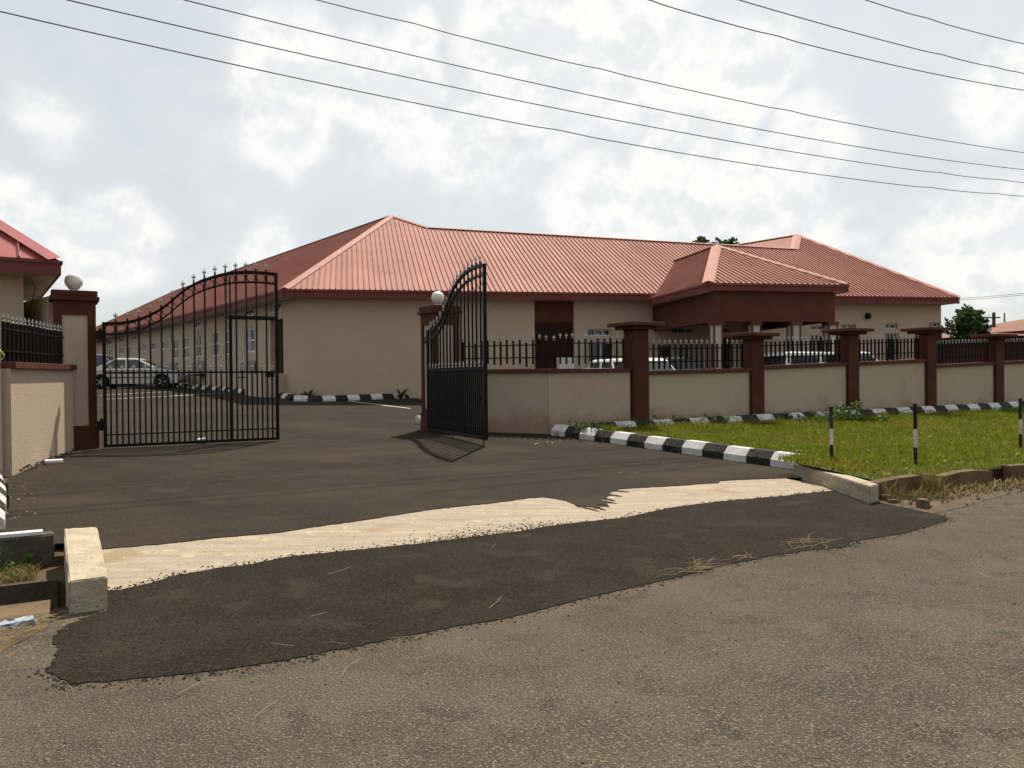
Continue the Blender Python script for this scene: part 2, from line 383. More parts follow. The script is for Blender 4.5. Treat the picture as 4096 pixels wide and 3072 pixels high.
# ---------------------------------------------------------------- the setting
BIG = 900
def ground_z(u, v): return H(v)
g = MB()
us = [-BIG, -60, -1.2, 0.0, 9.4, 60, BIG]
def left_z(v):   # section of the verge and open drain left of the entrance
    return H(v)
gv = [-BIG, -60, 4.9, 6.05, 6.69, 6.70, 7.74, 7.75, 8.42, 8.43, 10, 12, 14.5, 17, 19, 22, 28, 34, 40, 60, 400, BIG]
for a in range(len(us) - 1):
    for b_ in range(len(gv) - 1):
        q = []
        for (i, j) in ((a, b_), (a + 1, b_), (a + 1, b_ + 1), (a, b_ + 1)):
            v = gv[j]; z = H(v) - .06
            left = us[a + 1] <= 0.0
            if left:
                if 6.70 <= v <= 7.74: z = -.62
                elif 7.75 <= v <= 8.42: z = -.10
                elif v == 6.69: z = -.06
                elif v == 6.05: z = -.03
            elif 4.9 < v < 15: z = -.09 if v < 10 else H(v) - .12
            q.append(W(us[i], v, z))
        g.add(q, [(0, 1, 2, 3)])
struct(g.build('ground', soil), label='bare soil ground under everything')
road_o = sheet('road', [(-90, -14), (140, -14), (140, 6.35), (9.9, 6.3), (0, 6.3), (-.1, 6.05), (-90, 6.05)], 0.0, asph_road); struct(road_o, label='old sunlit asphalt road in the foreground')

E_out = [(185, 2685), (278, 2736), (444, 2727), (741, 2699), (926, 2676), (1157, 2639), (1389, 2593), (1574, 2556), (1759, 2519), (2048, 2470), (2326, 2398), (2650, 2324), (2881, 2269),
         (3048, 2231), (3252, 2199), (3381, 2190), (3409, 2167), (3622, 2134), (3789, 2083), (3779, 2065), (3530, 2014)]
E_in = [(421, 2366), (481, 2361), (602, 2333), (713, 2301), (880, 2273), (1019, 2255), (1167, 2227), (1389, 2204), (1667, 2176), (2048, 2130), (2261, 2097), (2511, 2069), (2678, 2032), (2881, 2006),
        (3131, 1985), (3261, 1970), (3354, 1962)]
E_drv = [(412, 2199), (648, 2180), (880, 2153), (1111, 2134), (1259, 2111), (1481, 2079), (1731, 2040), (1970, 2015), (2115, 1995), (2169, 1991), (2223, 1997), (2265, 2007), (2304, 2023),
         (2404, 2036), (2385, 2020), (2432, 2023), (2400, 2000), (2450, 1980), (2430, 1976), (2480, 1959), (2504, 1957), (2630, 1950), (2738, 1944), (2803, 1938), (2873, 1934), (2880, 1927), (2957, 1921), (3204, 1913)]
U_out, U_in, U_drv = gpts(E_out), gpts(E_in), gpts(E_drv)
apron_poly = ragged(U_out, .03, .010, 2) + [(U_in[-1][0] + .22, U_in[-1][1])] + ragged(U_in[::-1], .05, .014, 3) + ragged(gpts([(437, 2442), (330, 2475), (250, 2508), (215, 2560), (225, 2620), (188, 2680)]), .035, .018, 21)[:-1]
struct(sheet('apron', apron_poly, .006, asph_new, skirt=.008), label='dark new asphalt apron joining the road')
slab_poly = [(.05, 6.5), (9.1, 6.5), (9.5, 8.9), (.0, 8.9)]
slab_o = struct(sheet('drain_slab', slab_poly, .004, concm), label='pale concrete slab crossing the driveway')
drv_poly = ragged(U_drv, .05, .012, 4) + [*[(a + .12, b) for a, b in gpts([(3182, 1882), (2206, 1743)])], (9.5, 15.5), (12, 15.3), (70, 15.3), (70, 95), (-70, 95), (-70, 17.6), (.2, 17.0), (-.2, 15.5), (-.75, 13.2), (-.6, 11), (-.62, 9.6), (-.62, 8.66), (-.05, 8.64)]
struct(sheet('driveway', drv_poly, .012, asph_yard, skirt=.015), label='dark asphalt driveway and yard')

# tar dragged over the slab beside the tongue of asphalt
rs = random.Random(5)
for (x0, y0, x1, y1, hw_) in ((2300, 2010, 2440, 2030, 9), (2340, 2018, 2425, 2044, 7), (2390, 1990, 2462, 2006, 8), (2400, 1975, 2490, 1988, 6), (2420, 1962, 2520, 1970, 5), (2300, 2022, 2400, 2048, 5), (2350, 2000, 2470, 2016, 7),
                              (2395, 2006, 2436, 2026, 8),):
    up_, lo_ = [], []
    for k in range(9):
        t = k / 8; w_ = hw_ * (1 - t) ** .7 * rs.uniform(.6, 1.2) + .4; x, y = x0 + (x1 - x0) * t, y0 + (y1 - y0) * t
        up_.append((x, y - w_)); lo_.append((x + rs.uniform(-4, 4), y + w_))
    o = sheet('tar_smear', gpts(up_ + lo_[::-1]), .0075 + rs.uniform(0, .0015), asph_yard); o.parent = slab_o

# raised verge on the right
def verge_z(u, v): return float(np.interp(v, [6.3, 7.0, 13.7, 15.2], [.20, .25, .44, .46])) + .012 * math.sin(u * 2.1) + .01 * math.sin(v * 3 + u)
KV0, KV1 = uv(onground(2206, 1743)), uv(onground(3182, 1882))
def verge_edge(v): return float(np.interp(v, [6.4, 8.3, 8.6, KV1[1], KV0[1], 15.2], [9.12, 9.42, 9.55, KV1[0] + .24, KV0[0] + .24, KV0[0] + .2]))
vp = []
vu = [9.0 + .5 * i for i in range(0, 80)]
vg = MB(); vvs = [6.56, 6.7, 7.0, 8, 9, 10, 11, 12, 13, 14, 14.9]
for i, u in enumerate(vu):
    for v in vvs:
        uu = max(u, verge_edge(v)) if i else verge_edge(v)
        vg.v.append(tuple(W(uu, v, verge_z(uu, v))))
nv = len(vvs)
for i in range(len(vu) - 1):
    for j in range(nv - 1):
        vg.f.append((i * nv + j, (i + 1) * nv + j, (i + 1) * nv + j + 1, i * nv + j + 1))
for i in range(len(vu) - 1):   # front face down to the road
    a, b_ = Vector(vg.v[i * nv]), Vector(vg.v[(i + 1) * nv])
    vg.add([a, b_, b_ - ZD * .5, a - ZD * .5], [(3, 2, 1, 0)])
struct(vg.build('verge', soilgreen), label='soil of the raised grass verge')
# dirt shoulder on the right, in front of the drain wall
drysoil = mat('dry_soil', (.105, .080, .052), (.075, .055, .036), rough=1, scale=4, bump=1, bscale=40, c3=(.13, .10, .062), scale3=2, speck=[(1.0, (.05, .04, .028)), (.5, (.16, .13, .085))], sscale=60, slo=.6, shi=.68)
sh = gpts([(3420, 2020), (3560, 2040), (3700, 2062), (3850, 2030), (4000, 1985), (4200, 1930)])
sp = ragged(sh, .04, .02, 9) + [(40, 5.9), (40, 6.6), (8.9, 6.6)]
struct(sheet('dirt_shoulder', sp, .004, drysoil), label='reddish dirt shoulder beside the road')
lsp = ragged([(-6, 5.3), (-2.2, 5.35), (-1.2, 5.2), (-.55, 5.35), (-.2, 5.75), (-.12, 6.1)], .08, .04, 10) + [(-.12, 6.64), (-6, 6.64)]
struct(sheet('dirt_edge', lsp, .004, mat('sandy_dirt', (.15, .105, .06), (.085, .06, .037), rough=1, scale=3, bump=.9, bscale=40, c3=(.05, .04, .028), scale3=1.3)), label='sandy dirt at the road edge by the concrete block')

# ---------------------------------------------------------------- kerbs
def kerb_mesh(Lb, w=.27, h=.24, ch=.12):
    b = MB(); x0, x1 = -Lb / 2 + .004, Lb / 2 - .004
    prof = [(-w / 2, -.12), (-w / 2, h - ch), (-w / 2 + ch * .9, h), (w / 2, h), (w / 2, -.12)]
    for x in (x0, x1): b.v += [(x, y, z) for y, z in prof]
    n = len(prof)
    b.f = [(i, i + n, (i + 1) % n + n, (i + 1) % n) for i in range(n)] + [tuple(range(n)), tuple(range(2 * n - 1, n - 1, -1))]
    return b.mesh('kerb_block')
KM = {}
def kerb(name, label, pts, Lb, first_white=True, h=.24, front_left=True, zf=None, jitter=.006):
    """painted blocks laid end to end along a line of world points; the chamfer faces the right of travel when front_left"""
    pts = [Vector(p) for p in pts]
    k = thing(name, label, 'kerb', pts[0])
    seglen = [(b - a).length for a, b in zip(pts[:-1], pts[1:])]; tot = sum(seglen); n = max(1, round(tot / Lb)); Lb = tot / n
    def pos(s):
        for i, sl_ in enumerate(seglen):
            if s <= sl_ or i == len(seglen) - 1: return pts[i].lerp(pts[i + 1], s / sl_)
            s -= sl_
    meW, meB = kerb_mesh(Lb, h=h), kerb_mesh(Lb, h=h)
    meW.materials.append(kw); meB.materials.append(kb)
    for i in range(n):
        a, b = pos(i * Lb), pos((i + 1) * Lb); c = (a + b) / 2; d = b - a
        ang = math.atan2(d.y, d.x) + (0 if front_left else math.pi)
        o = inst('kerb_block', meW if (i % 2 == 0) == first_white else meB, k, (c.x, c.y, c.z + random.uniform(-jitter, jitter)), ang + random.uniform(-.012, .012))
        tilt = math.atan2(d.z, math.hypot(d.x, d.y)); o.rotation_euler[1] = -tilt if front_left else tilt
    return k
kr = [W(9.42, 15.0, off=.02), W(9.6, 13.0, off=.0), W(9.98, 9.45, off=.0)]
K0, K1 = onground(2206, 1743), onground(3182, 1882)
kdir = (K1 - K0).normalized(); kn = Vector((-kdir.y, kdir.x, 0))      # left of travel = toward the verge
kerb('kerb', 'black and white kerb along the right edge of the driveway, in front of the grass', [K0 + kn * .12, K1 + kn * .13], (K1 - K0).length / 13, True, .25, front_left=True)
LK = [W(-.95, 13.15), W(-.78, 11.3), W(-.70, 9.52)]
kerb('kerb', 'black and white kerb at the left edge of the driveway below the lit wall', [p + Vector((0, 0, .0)) for p in LK][::-1], .45, True, .24, front_left=True)
# ---------------------------------------------------------------- entrance head walls and drain
hb = MB()
def rough_block(name, corners_bot, z0, z1, material, cuts=4, amp=.012, seed=1, topslope=None):
    b = bmesh.new(); pts = []
    for (u, v) in corners_bot: pts.append(b.verts.new(W(u, v, z0)))
    tops = []
    for i, (u, v) in enumerate(corners_bot): tops.append(b.verts.new(W(u, v, z1 if not topslope else topslope[i])))
    b.faces.new(pts[::-1]); b.faces.new(tops)
    for i in range(4):
        j = (i + 1) % 4; b.faces.new((pts[i], pts[j], tops[j], tops[i]))
    bmesh.ops.bevel(b, geom=b.edges[:], offset=.010, segments=2, affect='EDGES')
    bmesh.ops.subdivide_edges(b, edges=[e for e in b.edges if e.calc_length() > .12], cuts=cuts, use_grid_fill=True)
    r = random.Random(seed)
    bmesh.ops.triangulate(b, faces=b.faces[:])
    for v_ in b.verts: v_.co += Vector((r.uniform(-amp, amp), r.uniform(-amp, amp), r.uniform(-amp, amp) * .6))
    bmesh.ops.recalc_face_normals(b, faces=b.faces[:])
    me = bpy.data.meshes.new(name); b.to_mesh(me); b.free(); me.materials.append(material)
    o = bpy.data.objects.new(name, me); COL.objects.link(o)
    return o
def gz(px, z): # point of a pixel at absolute height z
    r = ray(*px); return CAM + r * ((z - CAM.z) / r.z)
tl = [uv(gz(p, .24)) for p in ((275, 2325), (430, 2305), (388, 2107), (255, 2115))]
hw = rough_block('head_wall', tl, -.62, .24, concblk, 7, .0035, 3); tag(hw, 'pale concrete block at the left end of the slab beside the drain', 'concrete block')
tr = [uv(gz(p, .235)) for p in ((3480, 1945), (3515, 1936), (3240, 1850), (3175, 1852))]
hw2 = rough_block('head_wall', tr, -.1, .235, concblk, 7, .003, 4); tag(hw2, 'low concrete end wall right of the slab beside the grass', 'concrete block')
# drain wall along the verge on the right
dw = thing('drain_wall', 'dirty brown concrete drain wall below the grass verge, with dark openings', 'wall', W(10, 6.42))
def uvx(x, y, v):  # u on the line v=const seen at pixel column x
    r = ray(x, y); k = (v - uv(CAM)[1]) / uv(r)[1]; return uv(CAM + r * k)[0]
VW = 6.40
u_a, u_b, u_c, u_d, u_e = uvx(3500, 1950, VW), uvx(3682, 1900, VW), uvx(3706, 1900, VW), uvx(3970, 1860, VW), uvx(4040, 1860, VW)
for i, (a, b_) in enumerate(((u_a + .05, u_b), (u_c, u_d), (u_e, 40))):
    mb = MB(); n = max(2, int((b_ - a) / .35)) if b_ < 39 else 40
    for k in range(n):
        t0, t1 = a + (b_ - a) * k / n, a + (b_ - a) * (k + 1) / n
        for t in (t0,) if k < n - 1 else (t0, t1):
            dz = random.uniform(-.025, .02); dv = random.uniform(-.012, .012)
            mb.v += [tuple(W(t, VW - .02 + dv, -.08)), tuple(W(t, VW - .0 + dv, verge_z(t, 6.45) + .03 + dz)), tuple(W(t, VW + .13, verge_z(t, 6.45) + .035 + dz)), tuple(W(t, VW + .15, -.08))]
    for k in range(len(mb.v) // 4 - 1):
        o = k * 4; mb.f += [(o, o + 4, o + 5, o + 1), (o + 1, o + 5, o + 6, o + 2), (o + 2, o + 6, o + 7, o + 3)]
    mb.f += [(0, 1, 2, 3), tuple(len(mb.v) - 4 + q for q in (3, 2, 1, 0))]
    mb.build('wall_section', concdirty, dw)
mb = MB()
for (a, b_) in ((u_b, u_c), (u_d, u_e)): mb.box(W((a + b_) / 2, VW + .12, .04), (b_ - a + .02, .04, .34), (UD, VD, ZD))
mb.build('opening_shade', woodd, dw)  # dark panels that stand in for the shade inside the openings
# left drain: back kerb wall, inner wall, near lip
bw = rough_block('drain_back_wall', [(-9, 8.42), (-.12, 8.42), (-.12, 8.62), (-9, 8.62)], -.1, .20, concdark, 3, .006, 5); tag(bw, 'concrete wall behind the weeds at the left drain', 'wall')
cp = MB().box(W(-4.56, 8.50, .217), (8.7, .12, .03), (UD, VD, ZD)).build('white_top', kw, bw)
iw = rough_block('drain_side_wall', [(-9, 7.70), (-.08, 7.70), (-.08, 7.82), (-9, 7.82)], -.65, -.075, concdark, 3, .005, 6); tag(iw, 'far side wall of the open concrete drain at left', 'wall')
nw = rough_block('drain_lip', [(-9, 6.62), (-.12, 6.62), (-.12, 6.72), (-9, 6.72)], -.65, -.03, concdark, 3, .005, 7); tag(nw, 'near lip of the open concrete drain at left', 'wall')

# ---------------------------------------------------------------- boundary wall, pillars, railings
def frame_dir(a, b):
    d = (Vector(b) - Vector(a)); d.z = 0; Ln = d.length; d.normalize(); return d, Vector((-d.y, d.x, 0)), Ln
def wall_seg(parent, a, b, z0, za, zb, th, material, cope=True, name='wall_panel', ch=.09, cw=.16, capz=None):
    d, n, Ln = frame_dir(a, b); a = Vector(a); b = Vector(b); mb = MB()
    def P(p, o, z): return Vector((p.x, p.y, 0)) + n * o + ZD * z
    mb.hexa([P(a, -th / 2, z0), P(b, -th / 2, z0), P(b, th / 2, z0), P(a, th / 2, z0), P(a, -th / 2, za - ch), P(b, -th / 2, zb - ch), P(b, th / 2, zb - ch), P(a, th / 2, za - ch)])
    mb.build(name, material, parent)
    if cope:
        c = MB(); t2 = th / 2 + cw / 2
        c.hexa([P(a, -t2, za - ch), P(b, -t2, zb - ch), P(b, t2, zb - ch), P(a, t2, za - ch), P(a, -t2, za), P(b, -t2, zb), P(b, t2, zb), P(a, t2, za)])
        c.build('coping', browncope, parent, bevel=.008)
# finial and bar meshes shared by all railings
def finial_mesh(s=1.0):
    b = MB()
    b.lathe([(.012 * s, 0), (.020 * s, .008 * s), (.020 * s, .018 * s), (.009 * s, .026 * s), (.012 * s, .045 * s), (.017 * s, .065 * s), (.004 * s, .125 * s)], seg=6)
    for sx in (-1, 1):
        b.add([(0, -.008 * s, .045 * s), (0, .008 * s, .045 * s), (sx * .036 * s, .007 * s, .075 * s), (sx * .036 * s, -.007 * s, .075 * s), (sx * .026 * s, 0, .046 * s), (sx * .030 * s, 0, .092 * s)],
              [(0, 1, 4), (1, 2, 4), (2, 3, 4), (3, 0, 4), (0, 1, 5), (1, 2, 5), (2, 3, 5), (3, 0, 5)])
    b.add([(0, .03 * s, .066 * s), (0, -.03 * s, .066 * s), (0, 0, .05 * s), (0, 0, .085 * s), (.008 * s, 0, .066 * s), (-.008 * s, 0, .066 * s)], [(0, 4, 3), (0, 3, 5), (0, 2, 4), (0, 5, 2), (1, 3, 4), (1, 5, 3), (1, 4, 2), (1, 2, 5)])
    me = b.mesh('finial'); me.materials.append(silver); return me
FIN = finial_mesh(1.0); FINB = finial_mesh(1.15)
def barmesh(h, w=.034):
    me = MB().box((0, 0, h / 2), (w, w * .8, h)).mesh('bar'); me.materials.append(ironbr); return me
def railing(label, a, b, za, zb, spacing, hb=.58, lift=.03, missing=(), lifts=None, w=.042):
    d, n, Ln = frame_dir(a, b); a = Vector(a)
    r = thing('railing', label, 'railing', (a.x, a.y, za), 0, 'iron railings on the boundary wall')
    nb = max(2, int(round(Ln / spacing))); me = barmesh(hb, w); ang = math.atan2(d.y, d.x)
    for i in range(nb):
        t = (i + .5) / nb; p = a + d * (Ln * t); z = za + (zb - za) * t
        l_ = lift + (lifts[i % len(lifts)] if lifts else 0) + random.uniform(-.006, .006)
        o = inst('bar', me, r, (p.x, p.y, z + l_), ang + random.uniform(-.02, .02))
        o.rotation_euler[0] = random.uniform(-.008, .008); o.rotation_euler[1] = random.uniform(-.008, .008)
        if i not in missing:
            f = bpy.data.objects.new('finial', FIN); COL.objects.link(f); f.parent = o; f.location = (0, 0, hb)
    for hz in (.17, hb - .10):
        q0 = Vector((a.x, a.y, za + lift + hz)) + n * .022; q1 = q0 + d * Ln + ZD * (zb - za)
        MB().bar(q0, q1, .026, .016).build('rail', ironbr, r)
    return r
def box_on(mb, c, d, n, sx, sy, z0, z1): mb.box((c.x, c.y, (z0 + z1) / 2), (sx, sy, z1 - z0), (d, n, ZD))

bwall = thing('boundary_wall', 'cream rendered boundary wall with brown coping and pillars right of the gate', 'wall', W(9.5, 14.9))
# fence pillars (centre column, distance), photo pixels
PD = [(2545, 18.3, 2.85), (3009, 19.95, 2.67), (3391, 21.6, 2.85), (3703, 23.25, 2.95), (3975, 24.9, 2.82)]
PC = []
for x, d_, zt in PD:
    p = at(x, 1500, d_); PC.append(Vector((p.x, p.y, 0)))
fd = (PC[-1] - PC[0]).normalized()
PC.append(PC[-1] + fd * 3.5); PC.append(PC[-1] + fd * 3.5); PC.append(PC[-1] + fd * 3.5)
PT = [z for _, _, z in PD] + [2.9, 2.9, 2.9]
fn = Vector((-fd.y, fd.x, 0))
RGP = at(1762, 1500, 19.05); RGP = Vector((RGP.x, RGP.y, 0))        # right gate pillar centre
LGP = at(300, 1500, 15.1); LGP = Vector((LGP.x, LGP.y, 0))          # left gate pillar centre
WC = at(2200, 1600, 18.1); WC = Vector((WC.x, WC.y, 0))            # corner of the splayed wall
copes = [(1.735, 1.79), (1.845, 1.94), (1.94, 2.035), (1.865, 1.96), (1.97, 2.05), (2.0, 2.08), (2.05, 2.1)]
psz = .42
for i, c in enumerate(PC):
    pl = MB(); box_on(pl, c, fd, fn, psz, psz, .2, PT[i] - .16); po = pl.build('pillar', brown, bwall, bevel=.012)
    cpn = MB(); box_on(cpn, c, fd, fn, .70, .70, PT[i] - .16, PT[i] - .085); cpn.build('cap_neck', brown, po, bevel=.01)
    cpt = MB(); box_on(cpt, c, fd, fn, .96, .96, PT[i] - .085, PT[i]); cpt.build('cap', browncope, po, bevel=.012)
for i in range(len(PC) - 1):
    a, b_ = PC[i] + fd * psz / 2, PC[i + 1] - fd * psz / 2
    wall_seg(bwall, a, b_, .1, *copes[i], .22, creamd)
    if i < 5:
        nm = ['first', 'second', 'third', 'fourth', 'fifth'][i]
        lab = ['black iron railing between the first and second brown pillars from the gate', 'black iron railing between the second and third pillars, white van behind', 'black iron railing between the third and fourth brown pillars from the gate',
               'black iron railing between the fourth and fifth pillars, dark tree behind', 'black iron railing right of the fifth pillar at the right picture edge'][i]
        railing(lab, a + fd * .05, b_ - fd * .05, *copes[i], .16, hb=.585, lift=.03, missing=(14,) if i == 0 else ())
wall_seg(bwall, WC - fd * .05, PC[0] - fd * psz / 2, .1, 1.80, 1.80, .22, creamd)
rg_edge = RGP + (WC - RGP).normalized() * .42
wall_seg(bwall, rg_edge, WC + (WC - RGP).normalized() * .05, .1, 1.815, 1.803, .22, creamd)
r0_ = railing('black iron railing with raised bars on the angled wall beside the open gate leaf', rg_edge + (WC - rg_edge).normalized() * .1, WC, 1.815, 1.81, .155, hb=.56, lift=.09, lifts=(.0, .02, -.04, .015, .03, .01, .0, .03))
railing('black iron railing between the wall corner and the first brown pillar', WC + fd * .03, PC[0] - fd * .28, 1.805, 1.80, .15, hb=.585, lift=.10, lifts=(-.04, .01, .0, .02, -.03, .0), missing=(9,))

# fence kerb at the foot of the boundary wall
kfa = PC[0] - fd * 1.6 - fn * .62; kfb = PC[6] - fn * .62
kerb('kerb', 'black and white kerb at the foot of the boundary wall behind the grass', [Vector((kfa.x, kfa.y, .42)), Vector((kfb.x, kfb.y, .56))], .52, False, .19, front_left=True)

# gate pillars
gl = (RGP - LGP); gl.z = 0; GD = gl.normalized(); GN = Vector((-GD.y, GD.x, 0))
def gate_pillar(label, c, zb, zt, side):
    t = thing('gate_pillar', label, 'pillar', (c.x, c.y, zb), 0, 'pillars of the gate')
    s = .70
    core = MB(); box_on(core, c, GD, GN, s - .06, s - .06, zb - .15, zt - .2); core.build('core', cream, t)
    fr = MB()
    for (sx, sy) in ((-1, -1), (1, -1), (1, 1), (-1, 1)):
        box_on(fr, c + GD * (sx * (s / 2 - .07)) + GN * (sy * (s / 2 - .07)), GD, GN, .14, .14, zb + .45, zt - .46)
    fr.build('corner_trim', brown, t)
    pl = MB(); box_on(pl, c, GD, GN, s + .06, s + .06, zb - .15, zb + .45); pl.build('plinth', brown, t, bevel=.02)
    nk = MB(); box_on(nk, c, GD, GN, s + .004, s + .004, zt - .46, zt - .2); nk.build('neck', brown, t)
    cpp = MB(); box_on(cpp, c, GD, GN, s + .13, s + .13, zt - .2, zt - .11); box_on(cpp, c, GD, GN, s + .07, s + .07, zt - .11, zt); cpp.build('cap', brown, t, bevel=.02)
    return t
def globe(label, c, z):
    t = thing('globe_lamp', label, 'lamp', (c.x, c.y, z), 0, 'globe lamps on the gate pillars')
    MB().lathe([(.085, -.005), (.085, .03), (.06, .05), (.06, .07)], (c.x, c.y, z), 16).build('base', plastic_w, t, smooth=False)
    pr = [(.085, .055), (.10, .07)] + [(.158 * math.sin(a), .205 - .158 * math.cos(a)) for a in np.linspace(.75, 2.15, 10)] + [(.128, .30), (.126, .305)] + [(.158 * math.sin(a), .205 - .158 * math.cos(a)) for a in np.linspace(2.25, 3.1, 7)]
    MB().lathe(pr, (c.x, c.y, z), 24).build('globe', globem, t, smooth=True)
LZ, RZ = 3.33, 3.35
gate_pillar('tall brown gate pillar with cream panel at left, beside the closed leaf', LGP, .33, LZ, 1)
gate_pillar('tall brown gate pillar behind the open right leaf', RGP, .34, RZ, -1)
globe('white globe lamp on the left gate pillar', LGP, LZ)
globe('white globe lamp on the right gate pillar', RGP + GD * -.05, RZ)

# left boundary wall: splayed, lit by the sun
LWC = onground(12, 1893); LWC.z = 0
LWE = LGP - GN * .36 - GD * .16
lwall = thing('boundary_wall', 'cream wall with sunlit patch left of the gate', 'wall', (LWC.x, LWC.y, .2))
wall_seg(lwall, LWE, LWC, .05, 1.93, 1.915, .24, cream, ch=.10, cw=.14)
# it turns the corner and runs on along the road
wall_seg(lwall, LWC, LWC - UD * 9, .05, 1.915, 1.915, .24, cream, ch=.10, cw=.14)
railing('dense black iron railing on the sunlit wall left of the gate', LWE + (LWC - LWE).normalized() * .18, LWC, 1.93, 1.915, .19, hb=.60, lift=.0, w=.055)
railing('black iron railing running off the left picture edge along the road wall', LWC - UD * .05, LWC - UD * 3.0, 1.915, 1.915, .17, hb=.60, lift=.0)
st = MB(); s0 = at(-6, 1395, 11.2); st.tube([s0, at(10, 1410, 11.1), at(17, 1422, 11.1), at(10, 1436, 11.1), at(-6, 1450, 11.2)], .008, 5)
tag(st.build('strap', yellowm), 'pale yellow strap tied to the railing at the left picture edge', 'strap')

# ---------------------------------------------------------------- gates
GT = [(0, 2.365), (.06, 2.37), (.121, 2.39), (.185, 2.445), (.242, 2.525), (.304, 2.645), (.363, 2.80), (.42, 2.985), (.48, 3.14), (.541, 3.255), (.603, 3.335), (.66, 3.40), (.73, 3.45), (.80, 3.475), (.87, 3.485), (.94, 3.48), (1, 3.465)]
gtx, gtz = [a for a, _ in GT], [b for _, b in GT]
def gate(label, hinge, direction, zb, wicket):
    ang = math.atan2(direction.y, direction.x); Lg = direction.length
    t = thing('gate_leaf', label, 'gate', (hinge.x, hinge.y, zb), ang, 'leaves of the entrance gate')
    top = lambda x: float(np.interp(x / Lg, gtx, gtz))
    def part(mb, name, mt=iron, par=t, smooth=False): return mb.build(name, mt, par, world=False, smooth=smooth)
    sw = .062
    part(MB().box((sw / 2, 0, top(0) / 2), (sw, sw, top(0))), 'stile')
    part(MB().box((Lg - sw / 2, 0, top(Lg) / 2), (sw, sw, top(Lg))), 'stile')
    part(MB().box((Lg / 2, 0, .028), (Lg - 2 * sw - .004, .05, .056)), 'bottom_rail')
    part(MB().box((Lg / 2, 0, .235), (Lg - 2 * sw - .004, .022, .026)), 'lower_rail')
    part(MB().box((Lg / 2, 0, 1.41), (Lg - 2 * sw - .004, .026, .034)), 'middle_rail')
    for nm, off, hh in (('top_rail', 0, .06), ('inner_rail', -.215, .036)):
        xs = np.linspace(sw * .5, Lg - sw * .5, 41); mb = MB()
        for x in xs:
            z = top(x) + off; mb.v += [(x, -.026, z - hh), (x, .026, z - hh), (x, .026, z), (x, -.026, z)]
        for i in range(40):
            o = i * 4; mb.f += [(o + k, o + (k + 1) % 4, o + 4 + (k + 1) % 4, o + 4 + k) for k in range(4)]
        mb.f += [(3, 2, 1, 0), (160, 161, 162, 163)]
        part(mb, nm)
    nb = 16; ringm = MB(); R = .082
    ringm.tube([(R * math.cos(a), 0, R * math.sin(a)) for a in np.linspace(0, 2 * math.pi, 21)[:-1]], .0085, 5, closed=True)
    rme = ringm.mesh('ring'); rme.materials.append(iron)
    for i in range(nb):
        xa = sw / 2 + (Lg - sw) * i / nb; xb = sw / 2 + (Lg - sw) * (i + 1) / nb; xm = (xa + xb) / 2
        inst('ring', rme, t, (xm, 0, top(xm) - .06 - .078), 0, world=False)
        if i:
            h = top(xa) + .015
            o = part(MB().box((0, 0, h / 2), (.031, .030, h)), 'bar'); o.location = (xa, 0, .03)
            f = bpy.data.objects.new('finial', FINB); COL.objects.link(f); f.parent = o; f.location = (0, 0, h)
        o = part(MB().box((0, 0, .71), (.030, .030, 1.42)), 'short_bar'); o.location = (xm, 0, .03)
        f = bpy.data.objects.new('finial', FIN); COL.objects.link(f); f.parent = o; f.location = (0, 0, 1.42)
    if wicket:
        x0 = sw / 2 + (Lg - sw) * 11.42 / nb
        wk = MB(); wk.box((x0, 0, 1.30), (.06, .066, 2.50)); wk.box(((x0 + Lg) / 2 - .03, 0, 2.52), (Lg - x0, .066, .075)); wk.box((x0, 0, 2.95), (.028, .03, .80))
        part(wk, 'wicket_frame')
        part(MB().box((Lg - .18, -.01, 1.36), (.17, .10, .12)), 'lock_box')
        part(MB().box((Lg - .05, -.035, 1.85), (.05, .05, .16)), 'latch')
    else:
        part(MB().tube([(Lg - .10, -.02, -.13), (Lg - .10, -.02, .75)], .014, 6).tube([(Lg - .10, -.02, .75), (Lg - .22, -.03, .75), (Lg - .22, -.03, .84)], .011, 6), 'drop_bolt')
        for zz in (1.75, 2.35):
            part(MB().tube([(Lg + .03 + .03 * math.cos(a), 0, zz + .03 * math.sin(a)) for a in np.linspace(0, 6.28, 9)[:-1]], .007, 5, closed=True), 'latch_ring')
    for hz in (.42, 2.12):
        part(MB().box((-.05, 0, hz), (.10, .07, .16)).lathe([(.028, -.1), (.028, .1), (.01, .14)], (-.03, 0, hz), 8), 'hinge')
    return t
GL_h = at(412, 1600, 14.85); GL_f = at(1115, 1600, 16.4)
GR_h = at(1712, 1600, 18.6); GR_f = at(1945, 1600, 15.45)
gate('open ironwork gate leaf at left with a wicket door, cars seen through it', GL_h, Vector((GL_f.x - GL_h.x, GL_f.y - GL_h.y, 0)), .365, True)
gate('ironwork gate leaf swung out towards the road beside the right pillar', GR_h, Vector((GR_f.x - GR_h.x, GR_f.y - GR_h.y, 0)), .385, False)

